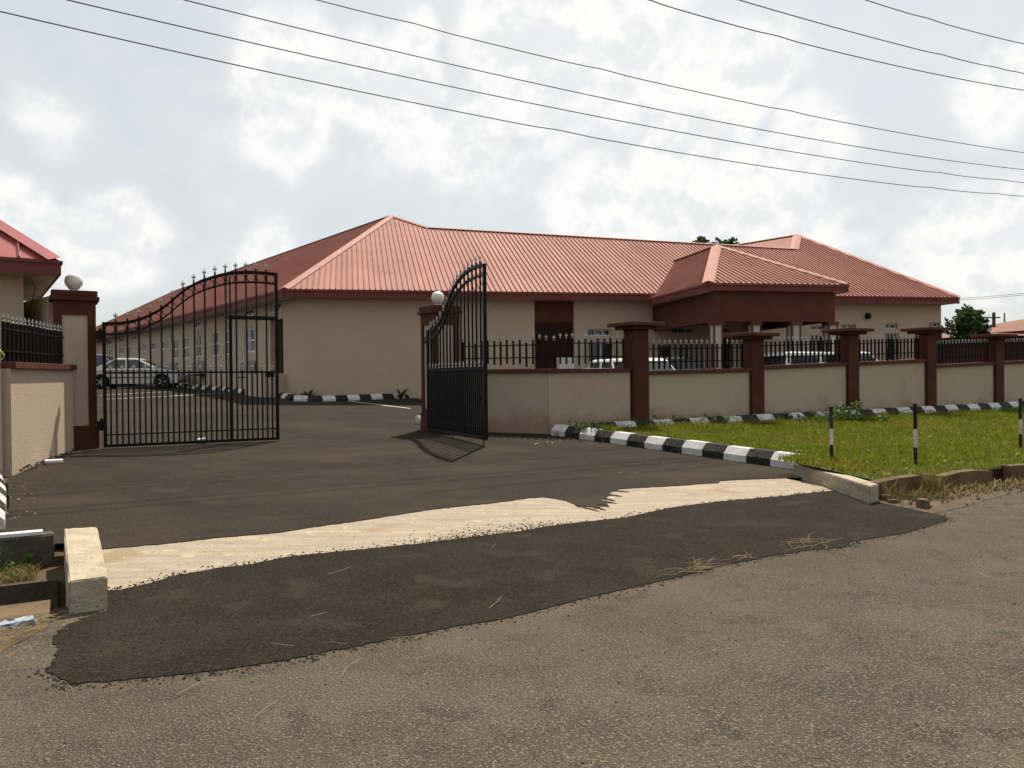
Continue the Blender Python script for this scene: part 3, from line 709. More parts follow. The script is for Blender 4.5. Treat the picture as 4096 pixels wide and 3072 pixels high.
# ---------------------------------------------------------------- the main building
EZ = 4.80                                   # eave height
def atz(x, y, z):
    r = ray(x, y); return CAM + r * ((z - CAM.z) / r.z)
EL = atz(1136, 1156, EZ); ER = atz(3836, 1189, EZ)
fe = (ER - EL); fe.z = 0; FE_L = fe.length; fe.normalize()           # along the front eave
fnin = Vector((-fe.y, fe.x, 0))                                      # into the building
PIT = math.radians(25)
fs = fnin * math.cos(PIT) + ZD * math.sin(PIT); fnor = fe.cross(fs).normalized()
def on_front(x, y): return onplane(x, y, EL, fnor)
AL, R1, R2, AR = on_front(1565, 865), on_front(1713, 913), on_front(3177, 999), on_front(3189, 941)
DW = Vector((-.609, .793, 0)).normalized()                           # the wings run back this way
bld = thing('main_building', 'long cream single storey building with a red metal hip roof', 'building', (EL.x, EL.y, .9))
roof = MB().bar(EL + fnin * 2 + ZD * .3, ER + fnin * 2 + ZD * .3, .02).build('roof', fasciam, bld)
roof['label'] = 'red ribbed metal hip roof'
def panels(O, e, s, lo, hi, pitch=.2, per=3, par=roof, material=roofm, rib=.052, name='roof_sheet', a0=None, a1=None):
    """ribbed sheets on the plane O + a*e + b*s; lo/hi are lists of (a,b)"""
    n = e.cross(s).normalized()
    la, lb = zip(*lo); ha, hb_ = zip(*hi)
    amin, amax = min(ha[0], la[0]), max(ha[-1], la[-1]); wd = pitch * per; k = 0
    a = amin
    while a < amax - 1e-3:
        b = min(a + wd, amax); xs = []
        for j in range(per):
            s0 = a + j * pitch
            for dx, dz in ((0, 0), (pitch - .060, 0), (pitch - .038, rib), (pitch - .024, rib), (pitch - .012, 0)):
                if s0 + dx < b - 1e-4: xs.append((s0 + dx, dz))
        xs.append((b, 0))
        xs += [(x, 0.0) for x in list(ha) + list(la) if a < x < b]; xs.sort()
        mb = MB()
        for (x, dz) in xs:
            p = O + e * x + s * float(np.interp(x, la, lb)) + n * dz; q = O + e * x + s * float(np.interp(x, ha, hb_)) + n * dz
            mb.v += [tuple(p), tuple(q)]
        for i in range(len(xs) - 1): mb.f.append((2 * i, 2 * i + 2, 2 * i + 3, 2 * i + 1))
        mb.build(name, material, par)
        a = b
def ab(p, O, e, s): d = p - O; return (d.dot(e), d.dot(s))
def cap_strip(p, q, wd, par=roof, name='ridge_cap', material=roofcap, lift=.05, side=None):
    p, q = Vector(p), Vector(q); d = (q - p).normalized(); x = d.cross(ZD).normalized(); y = x.cross(d)
    mb = MB(); 
    mb.add([p - x * wd - y * wd * .25 + y * lift, p + y * (lift + .02), p + x * wd - y * wd * .25 + y * lift, q - x * wd - y * wd * .25 + y * lift, q + y * (lift + .02), q + x * wd - y * wd * .25 + y * lift], [(0, 1, 4, 3), (1, 2, 5, 4)])
    return mb.build(name, material, par)
hi_f = [(0, 0)] + [ab(p, EL, fe, fs) for p in (AL, R1, R2, AR)] + [(FE_L, 0)]
hi_f = sorted(hi_f); 
panels(EL, fe, fs, [(0, 0), (FE_L, 0)], hi_f)
# left wing, outer slope
LWEN = 55.0
ws_n = Vector((DW.y, -DW.x, 0))                                      # from the side eave into the wing
dperp = (AL - EL).dot(ws_n); rise = AL.z - EL.z
sw_s = (ws_n * dperp + ZD * rise).normalized()
aA = (AL - EL).dot(DW); bA = math.hypot(dperp, rise)
# eave runs along DW; panels want e x s pointing up, so run e the other way
e2 = -DW; O2 = EL + DW * LWEN
panels(O2, e2, sw_s, [(0, 0), (LWEN, 0)], [(0, 0), (dperp, bA), (LWEN - aA, bA), (LWEN, 0)], per=3, rib=.03)
RL_end = O2 + e2 * dperp + sw_s * bA
# back of the left wing and the remaining hidden slopes
bk = MB()
inner = AL + ws_n * dperp - ZD * rise
LW2 = EL + DW * LWEN + ws_n * (2 * dperp)
bk.add([AL, RL_end, LW2, inner], [(0, 1, 2, 3)])
bk.add([RL_end, O2, LW2], [(0, 1, 2)])
mback = fnin * 15
ridge_back1, ridge_back2 = R1 + fnin * 7.5 - ZD * (R1.z - EZ), R2 + fnin * 7.5 - ZD * (R2.z - EZ)
bk.add([R1, R2, ridge_back2, ridge_back1], [(0, 1, 2, 3)])
bk.add([AL, R1, ridge_back1, inner], [(0, 1, 2, 3)])
# right wing
rwl = 30.0; ARb = AR + DW * rwl
ERb = ER + DW * (rwl + 6)
bk.add([AR, ER, ERb, ARb], [(0, 1, 2, 3)])
bk.add([ARb, ERb, ERb - fe * 14], [(0, 1, 2)])
bk.build('hidden_slope', roofm, roof)
# right wing, inner slope seen as a narrow triangle above the ridge
hip = (R2 - AR); hperp = hip - DW * hip.dot(DW)
s3 = -hperp.normalized(); O3 = R2 - DW * hip.dot(DW)
nb3 = hperp.length
hd3 = 3 * hip.dot(DW)
panels(AR + hperp * 3.0, DW, s3, [(min(hd3, 0), 0), (rwl, 0)], [(min(hd3, 0), 0 if hd3 < 0 else 3 * nb3), (0, 3 * nb3), (rwl, 3 * nb3)], per=3)
for p, q, wd in ((EL, AL, .20), (AL, R1, .16), (R1, R2, .15), (R2, AR, .22), (AR, ER, .16), (AL, RL_end, .16), (AR, ARb, .14), (RL_end, O2, .16)): cap_strip(p, q, wd)
# fascia boards, pressed into narrow vertical folds
def fascia(p, q, outn, par=roof, hgt=.27, step=.11):
    p, q = Vector(p), Vector(q); d = (q - p); Ln = d.length; d.normalize(); n = int(Ln / step); mb = MB()
    for i in range(n + 1):
        x = Ln * i / n; 
        for dx, o in ((-.03, .03), (-.02, .012), (.02, .012), (.03, .03)):
            c = p + d * min(max(x + dx, 0), Ln) + outn * o
            mb.v += [tuple(c - ZD * (hgt - .03)), tuple(c - ZD * .075)]
    for i in range(len(mb.v) // 2 - 1): mb.f.append((2 * i, 2 * i + 2, 2 * i + 3, 2 * i + 1))
    mb.build('fascia', fasciam, par)
    MB().bar(p + outn * .03 - ZD * .035, q + outn * .03 - ZD * .035, .075, .06, side=ZD).build('fascia_trim', fasciam, par)
    MB().bar(p + outn * .02 - ZD * (hgt - .012), q + outn * .02 - ZD * (hgt - .012), .03, .05, side=ZD).build('fascia_foot', fasciam, par)
fascia(EL, ER, -fnin); fascia(O2, EL, -ws_n)
# soffit
OV = .60
sf = MB(); sz = EZ - .25
def flat(pts, z): return [(p.x, p.y, z) for p in pts]
sf.add(flat([EL, ER, ER + fnin * 1.2, EL + fnin * 1.2], sz), [(3, 2, 1, 0)])
sf.add(flat([EL, O2, O2 + ws_n * 1.2, EL + ws_n * 1.2], sz - .004), [(0, 1, 2, 3)])
sf.build('soffit', white_r, roof)
# walls with real openings
def wall_holes(parent, O, e, nin, Ln, z0, z1, holes, material, depth=.16, name='wall'):
    xs = sorted({0.0, Ln, *[h[0] for h in holes], *[h[1] for h in holes]}); zs = sorted({z0, z1, *[h[2] for h in holes], *[h[3] for h in holes]})
    mb = MB()
    def P(x, z, d=0): return O + e * x + nin * d + ZD * (z - O.z)
    for i in range(len(xs) - 1):
        for j in range(len(zs) - 1):
            xm, zm = (xs[i] + xs[i + 1]) / 2, (zs[j] + zs[j + 1]) / 2
            if any(h[0] < xm < h[1] and h[2] < zm < h[3] for h in holes): continue
            mb.add([P(xs[i], zs[j]), P(xs[i + 1], zs[j]), P(xs[i + 1], zs[j + 1]), P(xs[i], zs[j + 1])], [(0, 1, 2, 3)])
    for (a, b, c, d) in holes:
        mb.add([P(a, c), P(b, c), P(b, d), P(a, d), P(a, c, depth), P(b, c, depth), P(b, d, depth), P(a, d, depth)], [(0, 4, 5, 1), (1, 5, 6, 2), (2, 6, 7, 3), (3, 7, 4, 0)])
    return mb.build(name, material, parent)
def window(parent, O, e, nin, h, depth=.12, cols=2, rows=1, gm=glass, fw_=.05):
    a, b, c, d = h; ax = (e, nin, ZD)
    def C(x, z, y): return O + e * x + nin * y + ZD * (z - O.z)
    mb = MB()
    for x in (a + fw_ / 2, b - fw_ / 2): mb.box(C(x, (c + d) / 2, depth - .03), (fw_, .06, d - c), ax)
    for z in (c + fw_ / 2, d - fw_ / 2): mb.box(C((a + b) / 2, z, depth - .031), (b - a - 2 * fw_, .058, fw_), ax)
    for k in range(1, cols): mb.box(C(a + (b - a) * k / cols, (c + d) / 2, depth - .032), (.04, .05, d - c - 2 * fw_), ax)
    for k in range(1, rows): mb.box(C((a + b) / 2, c + (d - c) * k / rows, depth - .033), (b - a - 2 * fw_, .048, .07), ax)
    o = mb.build('window', alu, parent)
    for k in range(cols):
        for r_ in range(rows):
            x0, x1 = a + (b - a) * k / cols, a + (b - a) * (k + 1) / cols; z0, z1 = c + (d - c) * r_ / rows, c + (d - c) * (r_ + 1) / rows
            MB().box(C((x0 + x1) / 2, (z0 + z1) / 2, depth - .012), (x1 - x0 - .01, .008, z1 - z0 - .01), ax).build('pane', gm, o)
    return o
WB = .35
FO = EL + fnin * OV; FO.z = 0
# corner where the set-back front and side walls meet
t_ = OV / abs(ws_n.dot(fnin)) if False else None
# solve EL + fnin*OV + fe*x = EL + ws_n*OV + DW*y
A = np.array([[fe.x, -DW.x], [fe.y, -DW.y]]); rhs = np.array([(ws_n * OV - fnin * OV).x, (ws_n * OV - fnin * OV).y]); sol = np.linalg.solve(A, rhs)
WCR = FO + fe * float(sol[0]); WCR.z = 0
FLn = FE_L - float(sol[0]) - .75
def fpos(x, y):
    p = onplane(x, y, WCR, fnin); return (p - WCR).dot(fe), p.z
def frect(x0, y0, x1, y1):
    a, z1 = fpos(x0, (y0 + y1) / 2); b, _ = fpos(x1, (y0 + y1) / 2); _, zt = fpos((x0 + x1) / 2, y0); _, zb = fpos((x0 + x1) / 2, y1); return (a, b, zb, zt)
fholes = []
big = frect(2139, 1203, 2297, 1460); big = (big[0], big[1], 1.25, big[3])
trans = [(2351, 1316, 2446, 1344), (2690, 1310, 2774, 1334), (2861, 1309, 2920, 1332), (3040, 1305, 3050, 1325), (3244, 1301, 3301, 1322), (3368, 1297, 3424, 1315), (3542, 1294, 3591, 1315), (3716, 1291, 3760, 1308)]
th = [frect(*r) for r in trans if r[0] != 3040]
lows = [frect(2353, 1370, 2460, 1440), frect(2640, 1378, 2690, 1450), frect(2715, 1376, 2765, 1450), frect(3244, 1345, 3300, 1400), frect(3544, 1338, 3592, 1405), frect(3742, 1331, 3765, 1400)]
lows = [(a, b, max(d - 1.35, 1.9), d) for a, b, c, d in lows]
door = frect(2868, 1352, 2926, 1470); door = (door[0], door[1], 1.1, door[3])
fholes = [big, door] + th + lows
wall_holes(bld, WCR, fe, fnin, FLn, WB, sz + .02, fholes, cream, depth=.22, name='front_wall')
for h in th: window(bld, WCR, fe, fnin, h, cols=3 if h[1] - h[0] > .7 else 2, depth=.2)
for h in lows: window(bld, WCR, fe, fnin, h, cols=2, rows=1, depth=.2)
# dark lattice opening
def C_(x, z, y): return WCR + fe * x + fnin * y + ZD * z
a, b, c, d = big
gr = MB().box(C_((a + b) / 2, (c + d) / 2, .205), (b - a, .02, d - c), (fe, fnin, ZD)).build('lattice_door', woodd, bld)
gr['label'] = 'tall dark recess with a lattice grille'
MB().box(C_((a + b) / 2, d - .42, .17), (b - a - .02, .03, .80), (fe, fnin, ZD)).build('top_panel', maroonbeam, gr)
la_ = MB(); gz0, gz1 = c + .05, d - .85; k = 0; sp_ = .17
cnt = int(((b - a) + (gz1 - gz0)) / sp_)
for i in range(cnt):
    t = i * sp_
    for sgn in (1, -1):
        x0 = max(0, t - (gz1 - gz0)); z0_ = min(t, gz1 - gz0); x1 = min(t, b - a); z1_ = t - x1
        if sgn < 0: X0, X1 = (b - a) - x0, (b - a) - x1
        else: X0, X1 = x0, x1
        la_.bar(C_(a + X0, gz0 + z0_, .16), C_(a + X1, gz0 + z1_, .16), .014, .014)
la_.build('lattice', brown, gr)['kind'] = 'stuff'
a, b, c, d = door
dd = MB().box(C_((a + b) / 2, (c + d) / 2, .19), (b - a, .03, d - c), (fe, fnin, ZD)).build('door', iron, bld)
for q in (.33, .66): MB().box(C_(a + (b - a) * q, (c + d) / 2, .165), (.05, .03, d - c - .05), (fe, fnin, ZD)).build('door_rail', ironbr, dd)
# grilles over the lower windows of the right wing
for h in lows[3:]:
    g_ = MB(); a, b, c, d = h
    for k in range(6): g_.box(C_(a + (b - a) * k / 5, (c + d) / 2, -.03), (.02, .02, d - c + .1), (fe, fnin, ZD))
    for z in (c + .1, (c + d) / 2, d - .05): g_.box(C_((a + b) / 2, z, -.032), (b - a, .018, .03), (fe, fnin, ZD))
    g_.build('window_grille', iron, bld)
# side wall of the left wing
SLn = LWEN - 1.5
def spos(x, y):
    p = onplane(x, y, WCR, ws_n); return (p - WCR).dot(DW), p.z
def srect(c0, r0_, c1, r1_):   # rectangle measured in an enlarged crop (380..1200, 1000..1800, x2.073)
    f = lambda c, r: (380 + c / 2.073, 1000 + r / 2.073)
    x0, x1 = f(c0, r0_)[0], f(c1, r0_)[0]; y0, y1 = f(0, r0_)[1], f(0, r1_)[1]
    a, _ = spos(x1, (y0 + y1) / 2); b, _ = spos(x0, (y0 + y1) / 2); _, zt = spos((x0 + x1) / 2, y0); _, zb = spos((x0 + x1) / 2, y1); return (a, b, zb, zt)
st_t = [(1460, 440, 1540, 515), (1225, 488, 1310, 553), (1080, 528, 1136, 588), (822, 590, 880, 648), (630, 638, 682, 688), (312, 705, 342, 747), (200, 727, 232, 768), (100, 743, 130, 785)]
st_m = [(1235, 650, 1325, 850), (1068, 660, 1145, 868), (968, 675, 1030, 880), (830, 702, 886, 890), (724, 720, 776, 900), (640, 735, 690, 905)]
st_s = [(548, 752, 580, 826), (587, 748, 611, 824), (460, 762, 496, 835), (372, 776, 396, 845), (402, 772, 426, 843), (262, 792, 296, 905), (202, 802, 236, 866), (105, 816, 136, 880)]
SH_t = [srect(*r) for r in st_t]; SH_m = [srect(*r) for r in st_m]; SH_s = [srect(*r) for r in st_s]
sd_ = srect(1455, 575, 1562, 1025)
e_side = DW
def side_wall():
    return wall_holes(bld, WCR, DW, ws_n, SLn, WB, sz + .02, SH_t + SH_m + SH_s + [sd_], cream, depth=.22, name='side_wall')
side_wall()
for h in SH_t: window(bld, WCR, DW, ws_n, h, cols=2, depth=.10, fw_=.06)
for h in SH_m: window(bld, WCR, DW, ws_n, h, cols=2, rows=2, depth=.10, gm=curtain, fw_=.075)
for h in SH_s: window(bld, WCR, DW, ws_n, h, cols=2, depth=.10, gm=curtain, fw_=.075)
a, b, c, d = sd_
sdo = MB().box(WCR + DW * ((a + b) / 2) + ws_n * .2 + ZD * ((c + d) / 2), (b - a, .03, d - c), (DW, ws_n, ZD)).build('side_door', woodd, bld)
for q in (.25, .5, .75): MB().box(WCR + DW * (a + (b - a) * q) + ws_n * .17 + ZD * ((c + d) / 2), (.06, .03, d - c - .06), (DW, ws_n, ZD)).build('door_rail', brown, sdo)
MB().box(WCR + DW * ((a + b) / 2 + .0) - ws_n * .45 + ZD * ((c + .35) / 2), (b - a + .5, .9, c - .35), (DW, ws_n, ZD)).build('door_step', cream, bld)
# closing walls at the back
cw_ = MB(); Rc = WCR + fe * FLn
cw_.add(flat([Rc, Rc + DW * 34], WB) + flat([Rc + DW * 34, Rc], sz + .02), [(0, 1, 2, 3)])
far = WCR + DW * SLn
cw_.add(flat([far, far + ws_n * 16], WB) + flat([far + ws_n * 16, far], sz + .02), [(0, 1, 2, 3)])
cw_.build('back_wall', cream, bld)
bp_ = MB(); bp_.add(flat([FO, Rc, Rc + DW * 34, far + ws_n * 16, far], sz + .03), [(0, 1, 2, 3, 4)]); bp_.build('ceiling', white_r, bld)
# floodlight brackets on the wall
for (x, y) in ((3466, 1265),):
    s_, z_ = fpos(x, y); p = C_(s_, z_, -.12)
    fl = MB().box(p, (.16, .16, .22), (fe, fnin, ZD)).bar(p + ZD * .05, p + fnin * .12 + ZD * .16, .03).build('floodlight', iron, bld)
# white meter box by the open gate leaf
s_, z_ = fpos(1940, 1239); MB().box(C_(s_, z_, -.05), (.16, .1, .26), (fe, fnin, ZD)).build('meter_box', plastic_w, bld)

# porch
PZ = EZ - .20
pl0 = atz(2612, 1170, EZ); a0 = (pl0 - EL).dot(fe)
O_ = EL + fe * a0; O_.z = PZ
# walk out from the facade until the pixel column of the porch corner is met
def walk(base, direction, x):
    r = ray(x, 1143); lo, hi = 0.0, 12.0
    def colx(p):
        d = p - CAM; return CX + FPX * d.dot(rt) / d.dot(fw)
    s0_ = colx(base) - x
    for _ in range(50):
        md = (lo + hi) / 2
        if (colx(base + direction * md) - x) * s0_ > 0: lo = md
        else: hi = md
    return base + direction * lo
PF = walk(O_, -fnin, 2833); PR = walk(PF, fe, 3391)
pdep = (PF - O_).length; pw = (PR - PF).length
PIT2 = math.radians(27)
prs = pw / 2 * math.tan(PIT2)
PA = at(2866, 985, 31.0)
porch_roof = roof
sfp = (PA - PF); fperp = sfp - fe * sfp.dot(fe); sP = fperp.normalized()
panels(PF, fe, sP, [(0, 0), (pw, 0)], [(0, 0), (sfp.dot(fe), fperp.length), (pw, 0)], per=3)
# left slope: ridge runs back into the main roof
eL = -fnin
lperp = (PA - PF) - fnin * (PA - PF).dot(fnin); sL = lperp.normalized(); aPA = (PA - PF).dot(fnin); back = aPA + 8.0
Ob = PF + fnin * back
panels(Ob, -fnin, sL, [(0, 0), (back, 0)], [(0, lperp.length), (back - aPA, lperp.length), (back, 0)], per=3, rib=.028)
rp = MB(); PRb = PR + fnin * back; PAb = PA + fnin * (back - aPA)
rp.add([PR, PRb, PAb, PA], [(0, 1, 2, 3)]); rp.build('porch_far_slope', roofm, roof)
for p, q, wd in ((PF, PA, .20), (PR, PA, .12), (PA, PAb, .14)): cap_strip(p, q, wd)
fascia(PF, PR, -fnin, hgt=.24); fascia(PF + fnin * (pdep - .1), PF, -fe, hgt=.24); fascia(PR, PR + fnin * pdep, fe, hgt=.24)
ps = MB(); ps.add(flat([PF, PR, PR + fnin * pdep, O_], PZ - .22), [(3, 2, 1, 0)]); ps.build('porch_soffit', white_r, roof)
bz0, bz1 = PZ - .22 - 1.0, PZ - .225
BI = .35
c1, c2 = PF + fe * BI + fnin * BI, PR - fe * BI + fnin * BI
bm1 = MB().box(((c1 + c2) / 2).to_2d().to_3d() + ZD * ((bz0 + bz1) / 2), ((c2 - c1).length, .3, bz1 - bz0), (fe, fnin, ZD)).build('porch_beam', maroonbeam, bld)
dl = pdep - BI + OV
for c, sx in ((c1, 1), (c2, -1)):
    cc = c + fe * (sx * .15) + fnin * (dl / 2 + .152)
    MB().box(Vector((cc.x, cc.y, (bz0 + bz1) / 2)), (.3, dl, bz1 - bz0), (fe, fnin, ZD)).build('porch_beam', maroonbeam, bld)
for k in range(4):
    c = c1.lerp(c2, (k + (.055 if k == 0 else (-.055 if k == 3 else 0))) / 3)
    col = MB(); box_on(col, c, fe, fnin, .30, .30, .4, bz0); co = col.build('column', colpaint, bld)
    tr_ = MB()
    for (sx, sy) in ((-1, -1), (1, -1), (1, 1), (-1, 1)): box_on(tr_, c + fe * (sx * .145) + fnin * (sy * .145), fe, fnin, .05, .05, .41, bz0 - .12)
    tr_.build('corner_trim', maroonbeam, co)
    cpn = MB(); box_on(cpn, c, fe, fnin, .40, .40, bz0 - .12, bz0 + .004); cpn.build('capital', maroonbeam, co)

# kerb and planting along the front of the building
ka, kb_, kc = onground(1120, 1592), onground(1190, 1608), onground(1700, 1590)
k2 = (kc - kb_).normalized()
kerb('kerb', 'black and white kerb along the front wall of the building', [onground(1175, 1606), onground(1300, 1606), kc, kc + k2 * 6], .455, True, .2, front_left=True)
side_k = [onground(x, y) for x, y in ((1172, 1603), (1120, 1590), (1000, 1578), (880, 1563), (780, 1556), (720, 1550))]
kerb('kerb', 'black and white kerb along the side wall of the building behind the left gate leaf', side_k[::-1], .6, True, .2, front_left=True)
kq = onground(1672, 1697); kerb('kerb', 'short black and white kerb inside the gate at the right pillar', [kq, kq + GD * .9 + GN * .1], .45, True, .22, front_left=True)

# air conditioners on the side wall
for i, (c0, r0, c1_, r1) in enumerate(((1265, 935, 1342, 1030), (842, 930, 945, 1020), (627, 940, 712, 1020))):
    a, b, zb_, zt_ = srect(c0, r0, c1_, r1); cc = WCR + DW * ((a + b) / 2) - ws_n * .22
    lab = ['nearest grey air conditioner unit on the side wall', 'middle grey air conditioner unit on the side wall', 'farthest grey air conditioner unit on the side wall above the sedan'][i]
    t = thing('air_conditioner', lab, 'air conditioner', (cc.x, cc.y, zb_), 0, 'air conditioners on the side wall')
    wd_ = min(b - a, .95)
    MB().box((cc.x, cc.y, (zb_ + zt_) / 2), (wd_, .34, .62), (DW, ws_n, ZD)).build('casing', acgrey, t, bevel=.02)
    fc = cc - ws_n * .176 + ZD * ((zb_ + zt_) / 2)
    MB().tube([fc + (DW * math.cos(x) + ZD * math.sin(x)) * .22 for x in np.linspace(0, 6.28, 17)[:-1]], .015, 5, closed=True).build('fan_guard', iron, t)
    MB().box((cc.x, cc.y, (zb_ + zt_) / 2 - .36), (wd_ * .8, .45, .05), (DW, ws_n, ZD)).build('bracket', iron, t)
    pp = cc + ws_n * .17 + DW * .5
    MB().tube([Vector((pp.x, pp.y, zb_ + .3)), Vector((pp.x, pp.y, zb_ + 1.2)) - DW * .15, Vector((pp.x, pp.y, zb_ + 2.0)) + DW * .1], .03, 6).build('pipe', acgrey, t)
ac = at(2262, 1438, 26.5)
t = thing('air_conditioner', 'pale air conditioner unit below the dark lattice opening behind the railing', 'air conditioner', (ac.x, ac.y, 1.75), 0, 'air conditioners on the side wall')
t['group'] = 'air conditioners'
MB().box((ac.x, ac.y, 2.02), (.55, .3, .52), (fe, fnin, ZD)).build('casing', acgrey, t, bevel=.02)
MB().box((ac.x, ac.y, 1.30), (.45, .26, .9), (fe, fnin, ZD)).build('stand', iron, t)

# ---------------------------------------------------------------- gatehouse at left
RD_U, RD_V = UD.copy(), VD.copy()
UD = Matrix.Rotation(math.radians(5), 3, 'Z') @ UD; VD = Matrix.Rotation(math.radians(5), 3, 'Z') @ VD
gh = thing('gatehouse', 'cream gatehouse with a glossy maroon hip roof at the left edge', 'building', (-11, 15, .4))
GZ = 3.86
GC = atz(238, 1043, GZ)
gw_, gd_ = 4.6, 6.0
A0 = GC; A1 = GC - UD * gw_; B0 = GC + VD * gd_; B1 = A1 + VD * gd_
prise = 2.05
GA = GC - UD * (gw_ / 2) + VD * (gd_ / 2) + ZD * prise
ghr = MB().bar(A1 + VD * 1.5 + UD * 1.5 + ZD * .2, A0 + VD * 1.5 - UD * 1.5 + ZD * .2, .02).build('roof', fasciam, gh)
sg = (GA - GC); pg = sg - UD * sg.dot(UD); panels(A1, UD, pg.normalized(), [(0, 0), (gw_, 0)], [(0, 0), (gw_ / 2, pg.length), (gw_, 0)], pitch=.40, per=1, par=ghr, material=gloss_roof, rib=.05)
pg2 = sg - VD * sg.dot(VD); panels(A0, VD, pg2.normalized(), [(0, 0), (gd_, 0)], [(0, 0), (gd_ / 2, pg2.length), (gd_, 0)], pitch=.40, per=1, par=ghr, material=gloss_roof, rib=.05)
MB().add([A1, B1, B0, GA], [(0, 3, 1), (1, 3, 2)]).build('hidden_slope', gloss_roof, ghr)
cap_strip(A0, GA, .24, ghr, material=gloss_roof); cap_strip(A1, GA, .24, ghr, material=gloss_roof)
for p, q, o_ in ((A1, A0, -VD), (A0, B0, UD)): 
    MB().bar(p - ZD * .13 + o_ * .01, q - ZD * .13 + o_ * .01, .26, .03, side=ZD).build('fascia', fasciam, ghr)
    MB().bar(p - ZD * .03 + o_ * .03, q - ZD * .03 + o_ * .03, .06, .05, side=ZD).build('fascia_trim', fasciam, ghr)
MB().add(flat([A0, A1, B1, B0], GZ - .24), [(0, 1, 2, 3)]).build('soffit', white_r, ghr)
ov = .55
wa, wb_, wc_ = A1 + VD * ov, A0 - UD * ov + VD * ov, B0 - UD * ov - VD * ov
mbw = MB(); mbw.add(flat([wa, wb_], .2) + flat([wb_, wa], GZ - .24), [(0, 1, 2, 3)]); mbw.add(flat([wb_, wc_], .2) + flat([wc_, wb_], GZ - .24), [(0, 1, 2, 3)]); we_ = B1 - VD * ov; mbw.add(flat([wc_, we_], .2) + flat([we_, wc_], GZ - .24), [(0, 1, 2, 3)]); mbw.build('wall', cream, gh)
cab = MB().tube([wb_ + VD * .05 + UD * .1 + ZD * (GZ - .27 - wb_.z), wb_ + VD * .4 + UD * .22 + ZD * (GZ - .42 - wb_.z), wb_ + VD * .5 + UD * .10 + ZD * (GZ - .95 - wb_.z)], .008, 4).build('cable', iron, gh)
UD, VD = RD_U, RD_V
# connecting wall between gatehouse and pillar
cwl = thing('side_wall', 'tall cream wall joining the gatehouse to the left gate pillar', 'wall', (LGP.x, LGP.y, .3))
pa_ = LGP - GD * .33 + GN * .1; pb_ = at(60, 1500, 17.0)
wall_seg(cwl, Vector((pb_.x, pb_.y, 0)), pa_, .2, 3.36, 3.33, .2, cream, cope=False)

